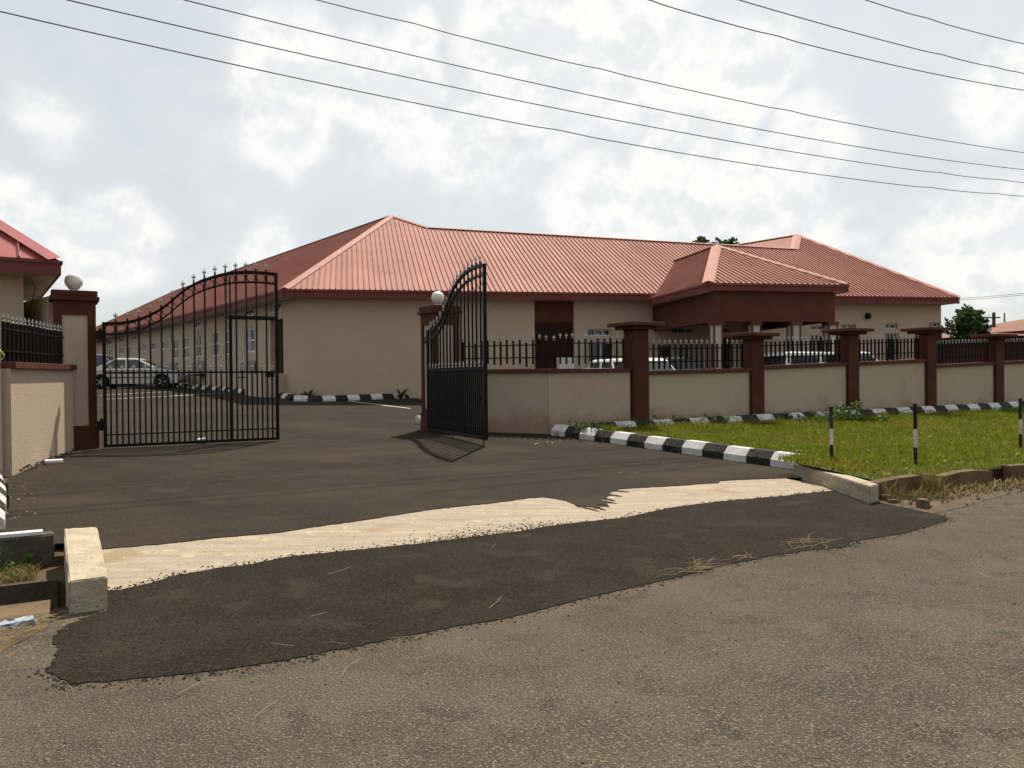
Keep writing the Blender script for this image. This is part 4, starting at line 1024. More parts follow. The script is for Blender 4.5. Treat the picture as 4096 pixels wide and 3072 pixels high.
# ---------------------------------------------------------------- cars
def car(label, loc, heading, paint, kind, group=None):
    """x runs forward; the thing stands on its wheels at z = 0"""
    t = thing('parked_car', label, 'car' if kind != 'van' else 'van', loc, heading, group)
    if kind == 'sedan': Lc, Wd, bl, hd, rf, wr = 4.5, 1.74, .92, .80, 1.43, .315; cab = (-1.78, -.80, .22, 1.30)
    elif kind == 'suv': Lc, Wd, bl, hd, rf, wr = 4.5, 1.84, 1.08, 1.02, 1.74, .36; cab = (-2.12, -1.85, .35, 1.10)
    else: Lc, Wd, bl, hd, rf, wr = 4.7, 1.75, 1.14, 1.05, 1.98, .33; cab = (-2.28, -2.10, 1.05, 1.85)
    hw = Wd / 2; wx = Lc / 2 - .87; rx = -Lc / 2 + .92; gc = .20
    def arch(cx, rad): return [(cx + rad * math.cos(a), wr + rad * math.sin(a)) for a in np.linspace(math.pi + .25, -.25, 9)]
    bot = [(-Lc / 2 + .12, gc + .08)] + [p for p in arch(rx, wr + .06)] + [p for p in arch(wx, wr + .06)] + [(Lc / 2 - .12, gc + .06)]
    top = [(Lc / 2, .45), (Lc / 2 - .02, .62), (Lc / 2 - .25, hd - .04), (cab[3] + .1, bl - .02), (cab[3], bl), (cab[0], bl), (cab[0] - .1, bl), (-Lc / 2 + .06, bl - .06), (-Lc / 2, .55)]
    prof = bot + top; n = len(prof)
    lay = [(-hw + .03, .985), (-hw, 1.0), (hw, 1.0), (hw - .03, .985)]
    mb = MB(); secs = [(-hw + .07, 0.0), (-hw, 1.0), (hw, 1.0), (hw - .07, 0.0)]
    for (y, full) in secs:
        for (x, z) in prof:
            if full: zz = z if z < bl - .15 else z - .06; mb.v.append((x * (.985), y, zz))
            else: mb.v.append((x, y, z))
    for s_ in range(3):
        for i in range(n): mb.f.append((s_ * n + i, s_ * n + (i + 1) % n, (s_ + 1) * n + (i + 1) % n, (s_ + 1) * n + i))
    mb.f.append(tuple(range(n))[::-1]); mb.f.append(tuple(range(3 * n, 4 * n)))
    mb.f = [f for f in mb.f]
    body = mb.build('body', paint, t, world=False, normals=True)
    x0, x1, x2, x3 = cab[0], cab[1], cab[2], cab[3]; wb2, wt = hw - .07, hw - .24 if kind == 'sedan' else hw - .16
    xm = (x1 + x2) / 2
    cb = MB(); P = [(x0, -wb2, bl - .03), (x3, -wb2, bl - .03), (x3, wb2, bl - .03), (x0, wb2, bl - .03), (x1, -wt, rf - .05), (x2, -wt, rf - .05), (x2, wt, rf - .05), (x1, wt, rf - .05)]
    cb.hexa(P); cb.hexa([P[4], P[5], P[6], P[7], (x1 + .15, -wt + .16, rf), (x2 - .18, -wt + .16, rf), (x2 - .18, wt - .16, rf), (x1 + .15, wt - .16, rf)])
    cabin = cb.build('cabin', paint, t, world=False, bevel=.025)
    def pane(pts, nrm):
        nrm = Vector(nrm); c = sum((Vector(p) for p in pts), Vector()) / len(pts)
        q = [c + (Vector(p) - c) * .93 + nrm * .012 for p in pts]
        MB().add(q + [p - nrm * .01 for p in q], [(0, 1, 2, 3), (7, 6, 5, 4), (0, 4, 5, 1), (1, 5, 6, 2), (2, 6, 7, 3), (3, 7, 4, 0)]).build('window', carglass, cabin, world=False, normals=True)
    def lerp3(a, b, k): return tuple(a[i] + (b[i] - a[i]) * k for i in range(3))
    z_lo = .08
    for sy, (p0, p1, p2, p3) in ((-1, (P[0], P[1], P[5], P[4])), (1, (P[3], P[2], P[6], P[7]))):
        splits = [.10, .52, .93] if kind == 'sedan' else ([.04, .34, .66, .95] if kind == 'suv' else [.03, .36, .72, .96])
        for s0, s1 in zip(splits[:-1], splits[1:]):
            s0 += .02; s1 -= .02
            b0, b1 = lerp3(p0, p1, s0), lerp3(p0, p1, s1); t0, t1 = lerp3(p3, p2, s0 if s0 > .15 else .02), lerp3(p3, p2, s1 if s1 < .9 else .97)
            pane([lerp3(b0, t0, .10), lerp3(b1, t1, .10), lerp3(b1, t1, .93), lerp3(b0, t0, .93)], (0, sy, .25))
    pane([lerp3(P[1], P[5], .06), lerp3(P[2], P[6], .06), lerp3(P[2], P[6], .95), lerp3(P[1], P[5], .95)], (.75, 0, .6))
    pane([lerp3(P[0], P[4], .10), lerp3(P[3], P[7], .10), lerp3(P[3], P[7], .93), lerp3(P[0], P[4], .93)], (-.75, 0, .6))
    for cx in (rx, wx):
        for sy in (-1, 1):
            wy = sy * (hw - .10)
            ty = MB().lathe([(wr * .62, -.09), (wr * .96, -.10), (wr, -.07), (wr, .07), (wr * .96, .10), (wr * .62, .09)], (0, 0, 0), 20, axis='y').build('wheel', rubber, t, world=False, smooth=False)
            ty.location = (cx, wy, wr)
            rm = MB(); rm.lathe([(wr * .60, -.075), (wr * .64, -.08), (wr * .64, .08), (wr * .60, .075)], (0, 0, 0), 20, axis='y')
            for k in range(5):
                a_ = k * 2 * math.pi / 5; rm.bar((0, sy * .08, 0), (wr * .6 * math.cos(a_), sy * .08, wr * .6 * math.sin(a_)), .05, .03, side=Vector((0, 1, 0)))
            rm.build('rim', rimm, ty, world=False)
    for sy in (-1, 1):
        MB().box((Lc / 2 - .10, sy * (hw - .24), .66), (.16, .34, .13)).build('headlight', headl, t, world=False, bevel=.02)
        MB().box((-Lc / 2 + .08, sy * (hw - .18), .78), (.12, .26, .16)).build('tail_light', redl, t, world=False, bevel=.02)
        MB().box((x3 - .12, sy * (hw + .08), bl + .06), (.08, .18, .12)).build('mirror', paint, t, world=False, bevel=.02)
        for xx in (-.55, .45): MB().box((xx, sy * (hw + .004), bl - .17), (.16, .02, .03)).build('handle', ironbr, t, world=False)
        MB().box((.05, sy * (hw + .002), .52), (2.1, .02, .035)).build('side_trim', ironbr, t, world=False)
    MB().box((0, 0, .24), (Lc - 1.0, Wd - .5, .12)).build('underbody', rubber, t, world=False)
    return t
def car_at(x, ygr, d, label, paint, kind, heading, group='parked cars'):
    p = at(x, ygr, d); z = H(uv(p)[1]) + .02
    return car(label, (p.x, p.y, z), heading, paint, kind, group)
car_at(548, 1520, 37.6, 'silver sedan parked inside the yard, seen through the left gate leaf', carsil, 'sedan', math.radians(8))
car_at(400, 1500, 43.5, 'blue grey car partly hidden behind the silver sedan', carblue, 'suv', math.radians(12))
car_at(2395, 1470, 23.6, 'white car whose roof shows above the wall beside the lattice opening', carwhite, 'sedan', math.radians(-75))
car_at(2560, 1470, 24.3, 'white car with green tinted windscreen just right of the first brown pillar', carwhite, 'suv', math.radians(-68))
car_at(2700, 1470, 26.2, 'dark car beside the white car behind the first railing', cardark, 'suv', math.radians(8))
car_at(3318, 1470, 25.4, 'white van behind the railing between the second and fourth pillars', carwhite, 'van', math.radians(17))

# ---------------------------------------------------------------- yard markings
def line_on(name, pts, wd, label):
    pts = [onground(*p) for p in pts]; poly = []
    a, b = Vector(pts[0]), Vector(pts[1]); d = (b - a).normalized(); n = Vector((-d.y, d.x, 0)) * wd / 2
    poly = [uv(a - n), uv(b - n), uv(b + n), uv(a + n)]
    o = sheet(name, poly, .026, whitepaint); struct(o, label=label); return o
line_on('painted_line', ((1394, 1607), (1642, 1637)), .10, 'white parking line near the building kerb')
line_on('painted_line', ((425, 1600), (780, 1582)), .10, 'near white parking line beyond the left gate leaf')
line_on('painted_line', ((400, 1584), (700, 1568)), .10, 'middle white parking line beyond the left gate leaf')
line_on('painted_line', ((700, 1585), (900, 1574)), .10, 'white parking line running toward the side kerb')
line_on('painted_line', ((1672, 1598), (1700, 1600)), .10, 'short white parking line beside the right gate pillar')

# ---------------------------------------------------------------- overhead cables
VC = 16.0
def on_v(x, y):
    r = ray(x, y); k = (VC - uv(CAM)[1]) / uv(r)[1]; p = CAM + r * k; return uv(p)[0], p.z
S = 4096 / 2212.0
cables = [('lowest of the four lower overhead cables', [(0, 26), (905, 222), (1550, 345), (2212, 424)], .012),
          ('second of the four lower overhead cables from below', [(155, 0), (1024, 202), (1650, 315), (2212, 395)], .012),
          ('third of the four lower overhead cables from below', [(410, 0), (1024, 155), (1700, 288), (2212, 367)], .012),
          ('highest of the four lower overhead cables', [(685, 0), (1415, 178), (1800, 260), (2212, 330)], .012),
          ('lowest of the three upper overhead cables at top right', [(1395, 0), (1730, 93), (1950, 145), (2212, 195)], .015),
          ('middle of the three upper overhead cables at top right', [(1595, 0), (1800, 57), (2000, 112), (2212, 160)], .015),
          ('highest of the three upper overhead cables at top right', [(1870, 0), (2000, 40), (2120, 73), (2212, 95)], .015)]
for i, (lab, pts, r_) in enumerate(cables):
    q = [on_v(x * S, y * S) for x, y in pts]
    co = np.polyfit([a for a, b in q], [b for a, b in q], 2)
    if co[0] < 0: co = np.polyfit([a for a, b in q], [b for a, b in q], 1); co = np.array([0, *co])
    ua, ub = q[0][0] - 12, q[-1][0] + 25
    rr = random.Random(i); ks = [rr.uniform(ua + 5, ub - 20) for _ in range(3)]
    P_ = []
    for u in np.linspace(ua, ub, 140):
        z = float(np.polyval(co, u)) + sum(.03 * math.exp(-((u - k) / .5) ** 2) for k in ks); P_.append(UD * u + VD * VC + ZD * z)
    tag(MB().tube(P_, r_, 5).build('power_cable', wirem), lab, 'cable', 'overhead cables along the road')

# ---------------------------------------------------------------- far right background
fb = thing('far_building', 'distant low building with a brownish red roof at right edge', 'building', at(4100, 1420, 62))
q = at(4100, 1420, 62); bz = 1.0
def bpt(x, y, d): return at(x, y, d)
fa_, fb_, fc_, fd_ = bpt(3915, 1340, 58), bpt(4300, 1345, 52), bpt(4180, 1262, 62), bpt(3990, 1310, 66)
rfm = mat('old_red_roof', (.20, .085, .06), (.16, .065, .045), rough=.7, scale=1.5, stretch=((6, 1, 1), .4))
MB().add([fa_, fb_, fc_, fa_ + Vector((-1, 14, 0))], [(0, 1, 2), (0, 2, 3)]).build('roof', rfm, fb)
MB().hexa([Vector((p.x, p.y, z)) for z in (.8, 4.6) for p in (fa_ + Vector((.8, .8, 0)), fb_ + Vector((0, .8, 0)), fb_ + Vector((0, 10, 0)), fa_ + Vector((.8, 10, 0)))]).build('wall', maroonbeam, fb)
pp = at(3976, 1400, 62); pt = at(3976, 1250, 62)
t = thing('utility_pole', 'slim utility pole beside the distant red roof', 'pole', (pp.x, pp.y, 1.0))
MB().tube([(pp.x, pp.y, .9), (pp.x, pp.y, pt.z)], [.16, .12], 8).build('shaft', bark, t)
MB().bar((pp.x - .5, pp.y, pt.z - .4), (pp.x + .5, pp.y, pt.z - .4), .1).build('cross_arm', bark, t)
pm = at(4018, 1300, 120); pmt = at(4018, 1252, 120)
MB_ = MB().tube([(pm.x, pm.y, 1.0), (pm.x, pm.y, pmt.z)], [.22, .12], 6); tag(MB_.build('radio_mast', acgrey), 'faint thin mast in the distance at far right', 'mast')
for lab, y0, y1, yl in (('thin upper cable running to the right behind the building', 1178, 1157, 1175), ('thin lower cable running to the right behind the building', 1186, 1163, 1186)):
    a, b = at(3500, y0 + 24, 75), at(4300, y1 - 8, 60); P_ = [a.lerp(b, k / 12) - ZD * (1.0 * (1 - (k / 6 - 1) ** 2) * .3) for k in range(13)]
    tag(MB().tube(P_, .018, 4).build('power_cable', wirem), lab, 'cable')

# ---------------------------------------------------------------- plants
def leaf_cloud(n, fn_pos, size, mb, r, droop=0.0, aspect=.45):
    for _ in range(n):
        p, out_ = fn_pos(r); s = size * r.uniform(.6, 1.3)
        d = Vector((r.gauss(0, 1), r.gauss(0, 1), r.gauss(0, .7) - droop)) + Vector(out_) * .8; d.normalize()
        x = d.cross(Vector((r.gauss(0, 1), r.gauss(0, 1), r.gauss(0, 1)))).normalized()
        mb.add([p, p + d * s * .5 + x * s * aspect, p + d * s, p + d * s * .5 - x * s * aspect], [(0, 1, 2, 3)])
def tree(name, label, base, h, crown_r, n, lsize, material, seed, group=None, squash=.85, lobes=9):
    r = random.Random(seed); base = Vector(base)
    t = thing(name, label, 'tree', base, 0, group)
    tk = MB(); top = base + ZD * (h - crown_r * 1.1)
    tk.tube([base - ZD * .3, base + ZD * ((h - crown_r) * .5) + Vector((.05, 0, 0)), top, top + ZD * crown_r * .8], [.17, .14, .11, .03], 8)
    cen = base + ZD * (h - crown_r * squash); lb = []
    for k in range(lobes):
        a = r.uniform(0, 6.28); rr = crown_r * r.uniform(.3, .72); zz = r.uniform(-.6, .75) * crown_r * squash
        c = cen + Vector((rr * math.cos(a), rr * math.sin(a), zz)); lb.append((c, crown_r * r.uniform(.28, .46)))
        tk.tube([top - ZD * r.uniform(0, .6), (top + c) / 2 + ZD * .15, c], [.06, .04, .012], 5)
    tk.build('trunk', bark, t)
    lm = MB()
    def pos(r):
        c, R = lb[r.randrange(len(lb))]; v = Vector((r.gauss(0, 1), r.gauss(0, 1), r.gauss(0, 1))).normalized(); return c + v * R * (r.random() ** .35), v
    leaf_cloud(n, pos, lsize, lm, r, .15)
    lm.build('crown', material, t); return t
b = at(3862, 1400, 44); tree('leafy_tree', 'bushy green tree beyond the right end of the building', (b.x, b.y, .8), 4.35, 1.3, 2000, .22, leafd, 3, lobes=13)
for i, (x, y, cr, lab) in enumerate(((2835, 972, 1.7, 'tree crown peeking over the roof ridge, widest and leftmost of three'), (2915, 980, 1.4, 'small tree crown peeking over the roof ridge, middle of three'), (2968, 986, 1.2, 'faint tree crown over the ridge, nearest the right hip peak'))):
    b = at(x, 1400, 74 + i * 2); tp = at(x, y, 74 + i * 2)
    tree('leafy_tree', lab, (b.x, b.y, 1.4), tp.z - 1.2, cr, 1300, .42, leafd, 20 + i, 'trees behind the roof')
def palm_plant(label, base, n, ln, seed):
    r = random.Random(seed); t = thing('young_plant', label, 'plant', base, 0, 'young plants at the front wall'); base = Vector(base)
    for k in range(n):
        a = 6.28 * k / n + r.uniform(-.3, .3); d = Vector((math.cos(a), math.sin(a), 0)); el_ = r.uniform(.5, 1.4); L_ = ln * r.uniform(.7, 1.1); mb = MB(); side = d.cross(ZD)
        for j in range(6):
            s_ = j / 5; p = base + d * (L_ * s_ * math.cos(el_) + .15 * s_ * s_ * L_) + ZD * (L_ * s_ * math.sin(el_) - .35 * s_ * s_ * L_); wd = .05 * math.sin(math.pi * min(.98, s_ * .85 + .12)) + .006
            mb.v += [tuple(p - side * wd), tuple(p + ZD * .008), tuple(p + side * wd)]
        for j in range(5): o = j * 3; mb.f += [(o, o + 1, o + 4, o + 3), (o + 1, o + 2, o + 5, o + 4)]
        mb.build('leaf', leafd, t)
def wallfoot(x, y):
    p = onplane(x, y, WCR, fnin) - fnin * .16; p.z = H(uv(p)[1]) + .01; return p
p1, p2 = wallfoot(1235, 1585), wallfoot(1604, 1580)
palm_plant('young spiky plant at the front wall near the building corner', p1, 12, .62, 1)
palm_plant('young spiky plant at the front wall near the right gate pillar', p2, 14, .62, 2)
def weed(label, base, rad, h, n, ls, seed, material=leafm, group='weeds along the wall'):
    r = random.Random(seed); base = Vector(base); t = thing('weed', label, 'weed', base, 0, group)
    stm = MB(); lm = MB()
    for k in range(max(5, n // 14)):
        a = r.uniform(0, 6.28); q_ = base + Vector((math.cos(a) * rad * r.random(), math.sin(a) * rad * r.random(), 0)); tip = q_ + Vector((math.cos(a) * rad * .4, math.sin(a) * rad * .4, h * r.uniform(.5, 1)))
        stm.tube([q_ - ZD * .03, (q_ + tip) / 2 + ZD * .03, tip], [.006, .005, .002], 4)
        def pos(r, q_=q_, tip=tip): return q_.lerp(tip, r.random() ** .6) + Vector((r.gauss(0, .03), r.gauss(0, .03), r.gauss(0, .02))), (math.cos(a), math.sin(a), .2)
        leaf_cloud(14, pos, ls, lm, r, .0)
    stm.build('stem', material, t); lm.build('leaves', material, t)
def vz(p): u, v = uv(p); return verge_z(u, v)
def vpt(x, y): p = onground(x, y, vz); return p
weed('dense leafy weed bush against the third pillar at the kerb', vpt(3372, 1690), .36, .52, 330, .075, 1)
weed('low creeping weed left of the dense bush along the kerb', vpt(3260, 1690), .5, .3, 200, .07, 2)
weed('low creeping weed right of the dense bush by the kerb', vpt(3470, 1688), .45, .25, 170, .07, 3)
weed('short leafy weed below the first railing near the second pillar', vpt(2870, 1700), .5, .25, 140, .06, 4)
weed('low weed at the wall foot left of the first pillar', vpt(2385, 1722), .6, .2, 150, .06, 5)
weed('low weed at the foot of the first brown pillar', vpt(2610, 1712), .6, .24, 170, .06, 6)
weed('low weed at the wall foot between first and second pillars', vpt(2740, 1708), .5, .3, 120, .06, 7)
weed('dry looking weed at the wall foot below the third railing', vpt(3610, 1660), .5, .22, 100, .06, 8)
weed('leafy weed in the left drain at the picture edge', W(-1.15, 8.2, -.09), .25, .36, 170, .06, 9)
weed('thin weed against the back wall of the left drain', W(-.55, 8.15, -.09), .25, .22, 120, .05, 10)
# grass of the verge
def blades(name, label, n, region, hmin, hmax, wd, zf, material, seed, lean=.6):
    rg = np.random.default_rng(seed); P0, keep = region(rg, n); n = len(P0)
    a = rg.uniform(0, 2 * np.pi, n); h = rg.uniform(hmin, hmax, n); ln = rg.uniform(.2, lean, n) * h; w_ = wd * rg.uniform(.6, 1.4, n)
    u, v = P0[:, 0], P0[:, 1]; x = u * UD.x + v * VD.x; y = u * UD.y + v * VD.y; z = np.array([zf(a_, b_) for a_, b_ in P0]) - .01
    dx, dy = np.cos(a), np.sin(a); b2 = a + rg.uniform(.5, 2.6, n); sx, sy = np.cos(b2) * w_, np.sin(b2) * w_
    V = np.stack([np.stack([x - sx, y - sy, z], 1), np.stack([x + sx, y + sy, z], 1), np.stack([x + dx * ln * .4 + sx * .8, y + dy * ln * .4 + sy * .8, z + h * .6], 1), np.stack([x + dx * ln * .4 - sx * .8, y + dy * ln * .4 - sy * .8, z + h * .6], 1),
                  np.stack([x + dx * ln, y + dy * ln, z + h], 1)], 1).reshape(-1, 3)
    me = bpy.data.meshes.new(name); k = np.arange(n)[:, None] * 5
    faces = [tuple(q) for q in (k + np.array([[0, 1, 2, 3]])).tolist()] + [tuple(q) for q in (k + np.array([[3, 2, 4]])).tolist()]
    me.from_pydata(V.tolist(), [], faces); me.update(); me.materials.append(material)
    o = bpy.data.objects.new(name, me); COL.objects.link(o); o['kind'] = 'stuff'; o['label'] = label; return o
def verge_region(rg, n):
    v = 6.5 + (13.75 - 6.5) * rg.random(n) ** 1.15; u = 9.0 + 24 * rg.random(n) ** 1.25
    ul = np.array([verge_edge(q) + .03 for q in v]); ok = u > ul
    patch = np.sin(u * 1.3 + v * .7) + np.sin(v * 2.1 - u * .6)
    ok &= ~((v < 7.0) & (rg.random(n) < .55))
    return np.stack([u, v], 1)[ok], None
blades('grass', 'short bright green grass covering the verge', 105000, verge_region, .04, .115, .0075, verge_z, grassm, 1)
rl = random.Random(77); lm_ = MB()
for _ in range(900):
    v = 6.65 + 6.9 * rl.random(); u = verge_edge(v) + .1 + 20 * rl.random() ** 1.3; z0 = verge_z(u, v); k = rl.randint(3, 7); sz_ = rl.uniform(.03, .07)
    for q in range(k):
        a = rl.uniform(0, 6.28); d = Vector((math.cos(a), math.sin(a), rl.uniform(.3, 1.2))).normalized(); x = d.cross(ZD).normalized(); p = W(u, v, z0 + .02)
        lm_.add([p, p + d * sz_ * .6 + x * sz_ * .35, p + d * sz_ * 1.15, p + d * sz_ * .6 - x * sz_ * .35], [(0, 1, 2, 3)])
o = lm_.build('lawn_weeds', mat('lawn_weed_glints', (.10, .14, .012), (.16, .18, .03), rough=.6, scale=3, island=(.26, .26, .07), spec=.2, leafy=.35)); o['kind'] = 'stuff'; o['label'] = 'low broad leaved weeds among the grass'  # real weeds; their lighter green paints in glints off glossy leaves
def wallfoot_region(rg, n):
    v = rg.uniform(13.6, 14.6, n); u = 9.6 + 22 * rg.random(n); return np.stack([u, v], 1), None
blades('wall_foot_grass', 'sparse taller grass between kerb and boundary wall', 4200, wallfoot_region, .10, .32, .005, verge_z, mat('mixed_grass', (.06, .09, .015), (.14, .12, .04), rough=.8, scale=2, island=(.16, .15, .06)), 2)
drym = mat('dry_grass', (.22, .16, .06), (.14, .12, .035), rough=.9, scale=2, island=(.32, .25, .11))
def shoulder_region(rg, n):
    v = 6.36 - .75 * rg.random(n) ** 1.6; u = 9.2 + 20 * rg.random(n) ** 1.2; ok = (v > 5.95) | (u > 13); return np.stack([u, v], 1)[ok], None
blades('dry_grass', 'dry yellow grass at the foot of the drain wall', 7000, shoulder_region, .03, .12, .006, lambda u, v: .02, drym, 3, lean=1.6)
def kerbfoot_region(rg, n):
    u = 9.8 + 20 * rg.random(n) ** 1.2; v = rg.uniform(13.05, 13.6, n); ok = np.sin(u * 2.3) + np.sin(u * 5.1 + 1) > -.6; return np.stack([u, v], 1)[ok], None
blades('kerb_foot_grass', 'taller grass growing against the kerb of the boundary wall', 7000, kerbfoot_region, .08, .2, .006, verge_z, grassm, 8)
def tuft(label, c, n, h, rad, seed, material=drym, name='grass_tuft'):
    def reg(rg, k): a = rg.uniform(0, 6.28, k); r_ = rad * rg.random(k); return np.stack([c[0] + np.cos(a) * r_, c[1] + np.sin(a) * r_], 1), None
    o = blades(name, label, n, reg, h * .5, h, .005, lambda u, v: c[2], material, seed, lean=.9); o['kind'] = 'thing'; o['category'] = 'grass tuft'; o['label'] = label; o['group'] = 'dry grass tufts'
c = uv(onground(3830, 2000)); tuft('tall grass tuft in front of the drain wall', (c[0], 6.2, .03), 150, .38, .16, 4, mat('tuft_green', (.16, .16, .04), (.12, .11, .03), rough=.9, island=(.30, .24, .10)))
c = uv(onground(3585, 2010)); tuft('thin dry grass tuft beside the low concrete end wall', (c[0], 6.2, .03), 30, .34, .14, 5)
c = uv(onground(3720, 2010)); tuft('small dry grass tuft near the dark drain opening', (c[0], 6.15, .03), 40, .2, .2, 6)
def left_region(rg, n): u = rg.uniform(-2.5, -.25, n); v = rg.uniform(7.84, 8.40, n); return np.stack([u, v], 1), None
blades('drain_grass', 'short grass on the soil strip of the left drain', 5200, left_region,   .03, .11, .006, lambda u, v: -.10, mat('drain_weed', (.10, .11, .02), (.17, .14, .05), rough=.8, scale=4, island=(.24, .19, .08), leafy=.3), 7, lean=1.2)
# dry stems and litter
def stems(name, label, spots, ln, rad, n, seed, zf=None, thing_=True, cat='straw'):
    r = random.Random(seed); mb = MB()
    for (cu, cv) in spots:
        for k in range(n):
            u, v = cu + r.gauss(0, rad), cv + r.gauss(0, rad * .6); a = r.uniform(-.9, .9) + (math.pi if r.random() < .5 else 0); L_ = ln * r.uniform(.4, 1.2); z = (zf or H)(v) + .018 + r.random() * (.05 if n > 10 else .004)
            p = W(u, v, z); d = UD * math.cos(a) + VD * math.sin(a); sd = ZD.cross(d)
            mb.tube([p, p + d * L_ * .5 + sd * L_ * r.uniform(-.12, .12) + ZD * .004, p + d * L_], [.0018, .0016, .0008], 4)
    o = mb.build(name, strawm); o['label'] = label
    if thing_: o['category'] = cat; o['group'] = 'dry straw on the asphalt'
    else: o['kind'] = 'stuff'
    return o
c1_ = uv(onground(2775, 2290)); stems('straw_clump', 'largest straw clump lying at the apron edge near the middle', [c1_], .26, .09, 30, 1)
c2_ = uv(onground(3250, 2190)); stems('straw_clump', 'straw clump at the apron edge toward the right', [c2_], .28, .10, 22, 2)
c3_ = uv(onground(2930, 2240)); stems('straw_clump', 'small thin straw clump between the two larger ones', [c3_], .25, .08, 9, 3)
sc_spots = [uv(onground(x, y)) for x, y in ((1330, 2300), (1300, 2470), (1210, 2590), (1900, 2190), (1970, 2200), (1960, 2440), (1400, 2590), (1560, 2560), (1450, 2645), (1050, 2750), (1010, 2895), (700, 2790), (1650, 2660), (3120, 2320), (3950, 2320), (2930, 2600),
            (1790, 1888), (1830, 1912), (1900, 1885), (2650, 1862), (2470, 1900), (2560, 1890), (2500, 1860), (100, 2460), (170, 2560), (60, 2620))]
stems('loose_straw', 'single dry stems scattered over the asphalt', sc_spots, .28, .04, 1, 5, thing_=False)
c4 = [uv(onground(x, y)) for x, y in ((110, 2510), (150, 2490), (60, 2540))]
stems('straw_heap', 'heap of dry stems beside the left drain', c4, .2, .10, 26, 6, zf=lambda v: -.02)['group'] = 'dry straw by the drain'
def flakes(name, label, spots, n, rad, size, seed, material, kind='stuff', zf=None, flat_=True):
    r = random.Random(seed); mb = MB()
    for (cu, cv) in spots:
        for k in range(n):
            u, v = cu + r.gauss(0, rad), cv + r.gauss(0, rad); p = W(u, v, (zf or H)(v) + .028); a = r.uniform(0, 6.28); s = size * r.uniform(.5, 1.4)
            d = Vector((math.cos(a), math.sin(a), r.uniform(-.1, .5))); x = d.cross(ZD).normalized()
            mb.add([p, p + d * s * .5 + x * s * .3, p + d * s + ZD * s * .1, p + d * s * .5 - x * s * .3 + ZD * s * .15], [(0, 1, 2, 3)])
    o = mb.build(name, material); o['kind'] = kind; o['label'] = label; return o
flakes('dry_leaves', 'few dry leaves on the driveway before the angled wall', [uv(onground(2195, 1775)), uv(onground(2150, 1782))], 9, .12, .06, 1, dryleaf)
flakes('leaf_litter', 'leaf litter along the left kerb and wall foot', [uv(onground(x, y)) for x, y in ((50, 1990), (75, 2000), (60, 2060), (90, 1940), (80, 1960), (70, 2080), (60, 1895), (40, 1900))], 7, .11, .03, 2, dryleaf)
# crumbs of asphalt along the edges, pebbles on the road
def pebbles(name, label, pts, n, spread, smin, smax, seed, material, off=.01):
    r = random.Random(seed); mb = MB()
    for _ in range(n):
        i = r.randrange(len(pts) - 1) if len(pts) > 1 else 0; t = r.random(); a, b = pts[i], pts[min(i + 1, len(pts) - 1)]
        u, v = a[0] + (b[0] - a[0]) * t + r.gauss(0, spread), a[1] + (b[1] - a[1]) * t + r.gauss(0, spread); s = r.uniform(smin, smax); p = W(u, v, H(v) + off + s * .2)
        vs_ = [p + Vector((r.uniform(.6, 1.2) * s * x, r.uniform(.6, 1.2) * s * y, r.uniform(.5, .9) * s * z)) for x, y, z in ((1, 0, 0), (0, 1, 0), (-1, 0, 0), (0, -1, 0), (0, 0, 1), (0, 0, -1))]
        mb.add(vs_, [(0, 1, 4), (1, 2, 4), (2, 3, 4), (3, 0, 4), (1, 0, 5), (2, 1, 5), (3, 2, 5), (0, 3, 5)])
    o = mb.build(name, material); o['kind'] = 'stuff'; o['label'] = label
pebbles('asphalt_crumbs', 'dark crumbs along the slab edges', U_in, 700, .06, .004, .014, 1, gravelm, off=.004)
pebbles('apron_crumbs', 'loose crumbs along the outer edge of the apron', U_out, 1500, .05, .004, .012, 11, gravelm, off=.0)
pebbles('apron_gravel', 'loose chippings spilled on the apron below the slab', [U_in[8], U_in[10]], 900, .16, .004, .012, 12, gravelm, off=.004)
pebbles('slab_crumbs', 'dark crumbs scattered over the pale slab', [(.5, 7.5), (9, 7.5)], 110, .38, .004, .011, 2, gravelm, off=.0)
pebbles('road_chippings', 'loose chippings on the road', [(-2, 3.5), (12, 4.5)], 500, 1.1, .004, .010, 3, mat('chipping', (.14, .11, .08), (.06, .05, .04), rough=.95, scale=30, island=(.03, .027, .024)), off=0)
pebbles('shoulder_stones', 'small stones on the dirt shoulder', [(8.9, 6.0), (14, 6.0), (20, 6.1)], 420, .22, .01, .035, 4, stonem, off=.02)
pebbles('wall_foot_crumbs', 'crumbs at the foot of the lit wall', [uv(LWC + Vector((.2, .1, 0))), uv(LWE + Vector((.2, 0, 0)))], 160, .08, .008, .028, 5, gravelm, off=.02)
sxy = onground(3695, 2032); ss = rough_block('stone', [(uv(sxy)[0] - .07, uv(sxy)[1] - .05), (uv(sxy)[0] + .08, uv(sxy)[1] - .03), (uv(sxy)[0] + .06, uv(sxy)[1] + .08), (uv(sxy)[0] - .06, uv(sxy)[1] + .06)], .0, .11, stonem, 1, .012, 8); tag(ss, 'brown stone lying at the edge of the dirt shoulder', 'stone')
for i, ((x, y), lab) in enumerate((((3545, 2002), 'larger stone beside the low concrete end wall'), ((3575, 2012), 'paler small stone next to the end wall'))):
    q_ = uv(onground(x, y)); o = rough_block('stone', [(q_[0] - .06, q_[1] - .05), (q_[0] + .06, q_[1] - .04), (q_[0] + .05, q_[1] + .05), (q_[0] - .05, q_[1] + .05)], .0, .09 - i * .03, stonem, 1, .012, 9 + i); tag(o, lab, 'stone')
q_ = onground(215, 1852); tag(MB().box(q_ + ZD * .03, (.26, .16, .05), (UD, VD, ZD)).build('polystyrene_scrap', paper, bevel=.01), 'flat white scrap lying at the foot of the lit wall', 'litter')
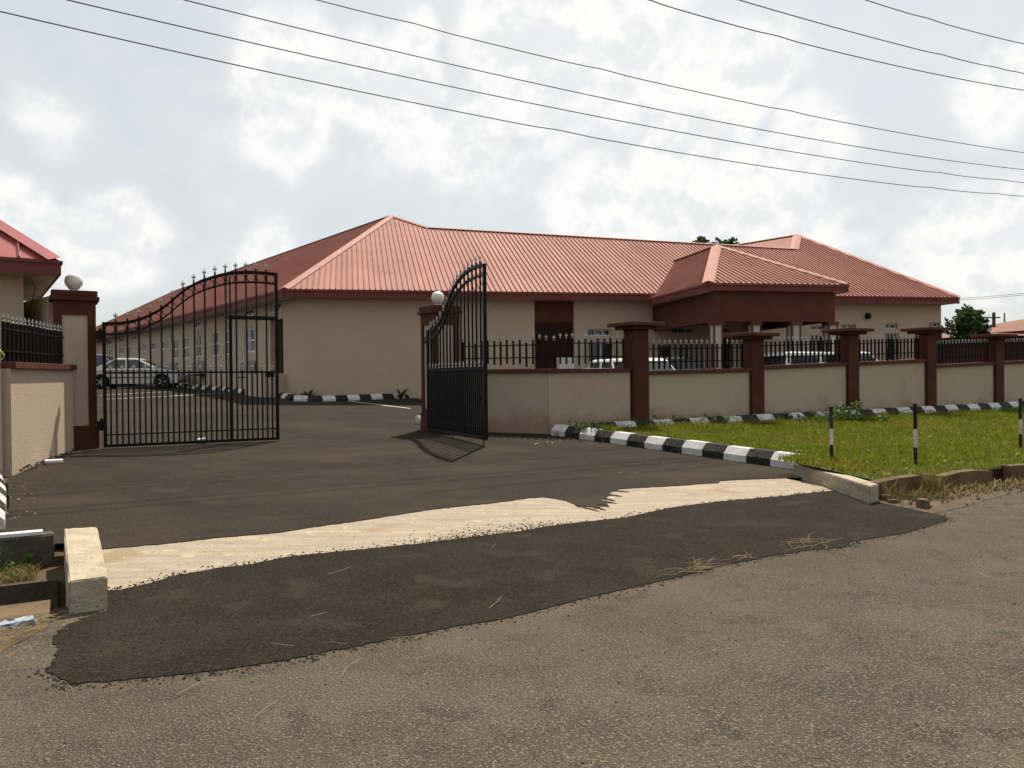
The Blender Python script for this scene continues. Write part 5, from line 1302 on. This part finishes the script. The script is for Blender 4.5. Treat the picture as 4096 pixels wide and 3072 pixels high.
q_ = onground(808, 1776); cr = rough_block('crumpled_bag', [(uv(q_)[0] - .08, uv(q_)[1] - .05), (uv(q_)[0] + .08, uv(q_)[1] - .05), (uv(q_)[0] + .07, uv(q_)[1] + .05), (uv(q_)[0] - .07, uv(q_)[1] + .05)], H(uv(q_)[1]) + .02, H(uv(q_)[1]) + .11, paper, 2, .02, 12); tag(cr, 'small crumpled white bag under the left gate leaf', 'litter')
q_ = uv(onground(70, 2505)); cr = rough_block('plastic_wrapper', [(q_[0] - .12, q_[1] - .04), (q_[0] + .12, q_[1] - .05), (q_[0] + .1, q_[1] + .05), (q_[0] - .1, q_[1] + .05)], -.02, .05, mat('clear_plastic', (.38, .42, .46), (.2, .22, .25), rough=.2, scale=30, spec=.6), 3, .022, 13); tag(cr, 'crumpled clear plastic wrapper by the left drain', 'litter')

# striped wire posts with a slack barbed strand
posts = []
for i, ((x, yb), yt, lab) in enumerate((((3326, 1842), 1630, 'black and white wire post nearest the driveway kerb'), ((3662, 1862), 1618, 'black and white wire post beside the drain wall, middle of three'), ((4082, 1797), 1597, 'black and white wire post at the right picture edge'))):
    p = vpt(x, yb); d_ = (p - CAM).dot(fw); top_z = at(x, yt, d_).z; hgt = top_z - p.z
    t = thing('wire_post', lab, 'post', p, 0, 'striped posts on the verge')
    z0 = p.z - .1
    for nm, a, b_, mt in (('lower_section', 0, .30, kb), ('middle_section', .30, .60, kw), ('upper_section', .60, 1.0, kb)):
        MB().tube([(p.x, p.y, p.z + hgt * a - (.1 if a == 0 else 0)), (p.x, p.y, p.z + hgt * b_)], .026, 10).build(nm, mt, t)
    MB().tube([(p.x, p.y, p.z + hgt), (p.x, p.y, p.z + hgt + .015)], .034, 10).build('top_plate', kb, t)
    MB().tube([Vector((p.x, p.y, p.z + hgt * .9)) + Vector((.03 * math.cos(a), .03 * math.sin(a), 0)) for a in np.linspace(0, 6.28, 9)[:-1]], .005, 4, closed=True).build('wire_tie', rustm, t)
    posts.append(Vector((p.x, p.y, p.z + hgt * .93)))
def strand(label, a, b, sag):
    P_ = [a.lerp(b, k / 24) - ZD * (sag * (1 - (k / 12 - 1) ** 2)) + Vector((0, 0, random.uniform(-.012, .012))) for k in range(25)]; mb = MB().tube(P_, .004, 4)
    for p in P_[1:-1:2]: mb.bar(p - Vector((.02, 0, .02)), p + Vector((.02, 0, .02)), .004)
    tag(mb.build('barbed_wire', rustm), label, 'wire', 'barbed wire strands')
strand('slack barbed wire strand between the middle and the right post', posts[1], posts[2], .10)
strand('loose barbed wire strand hanging left from the middle post', posts[1], posts[1] - UD * .8 + VD * .9 - ZD * .06, .05)
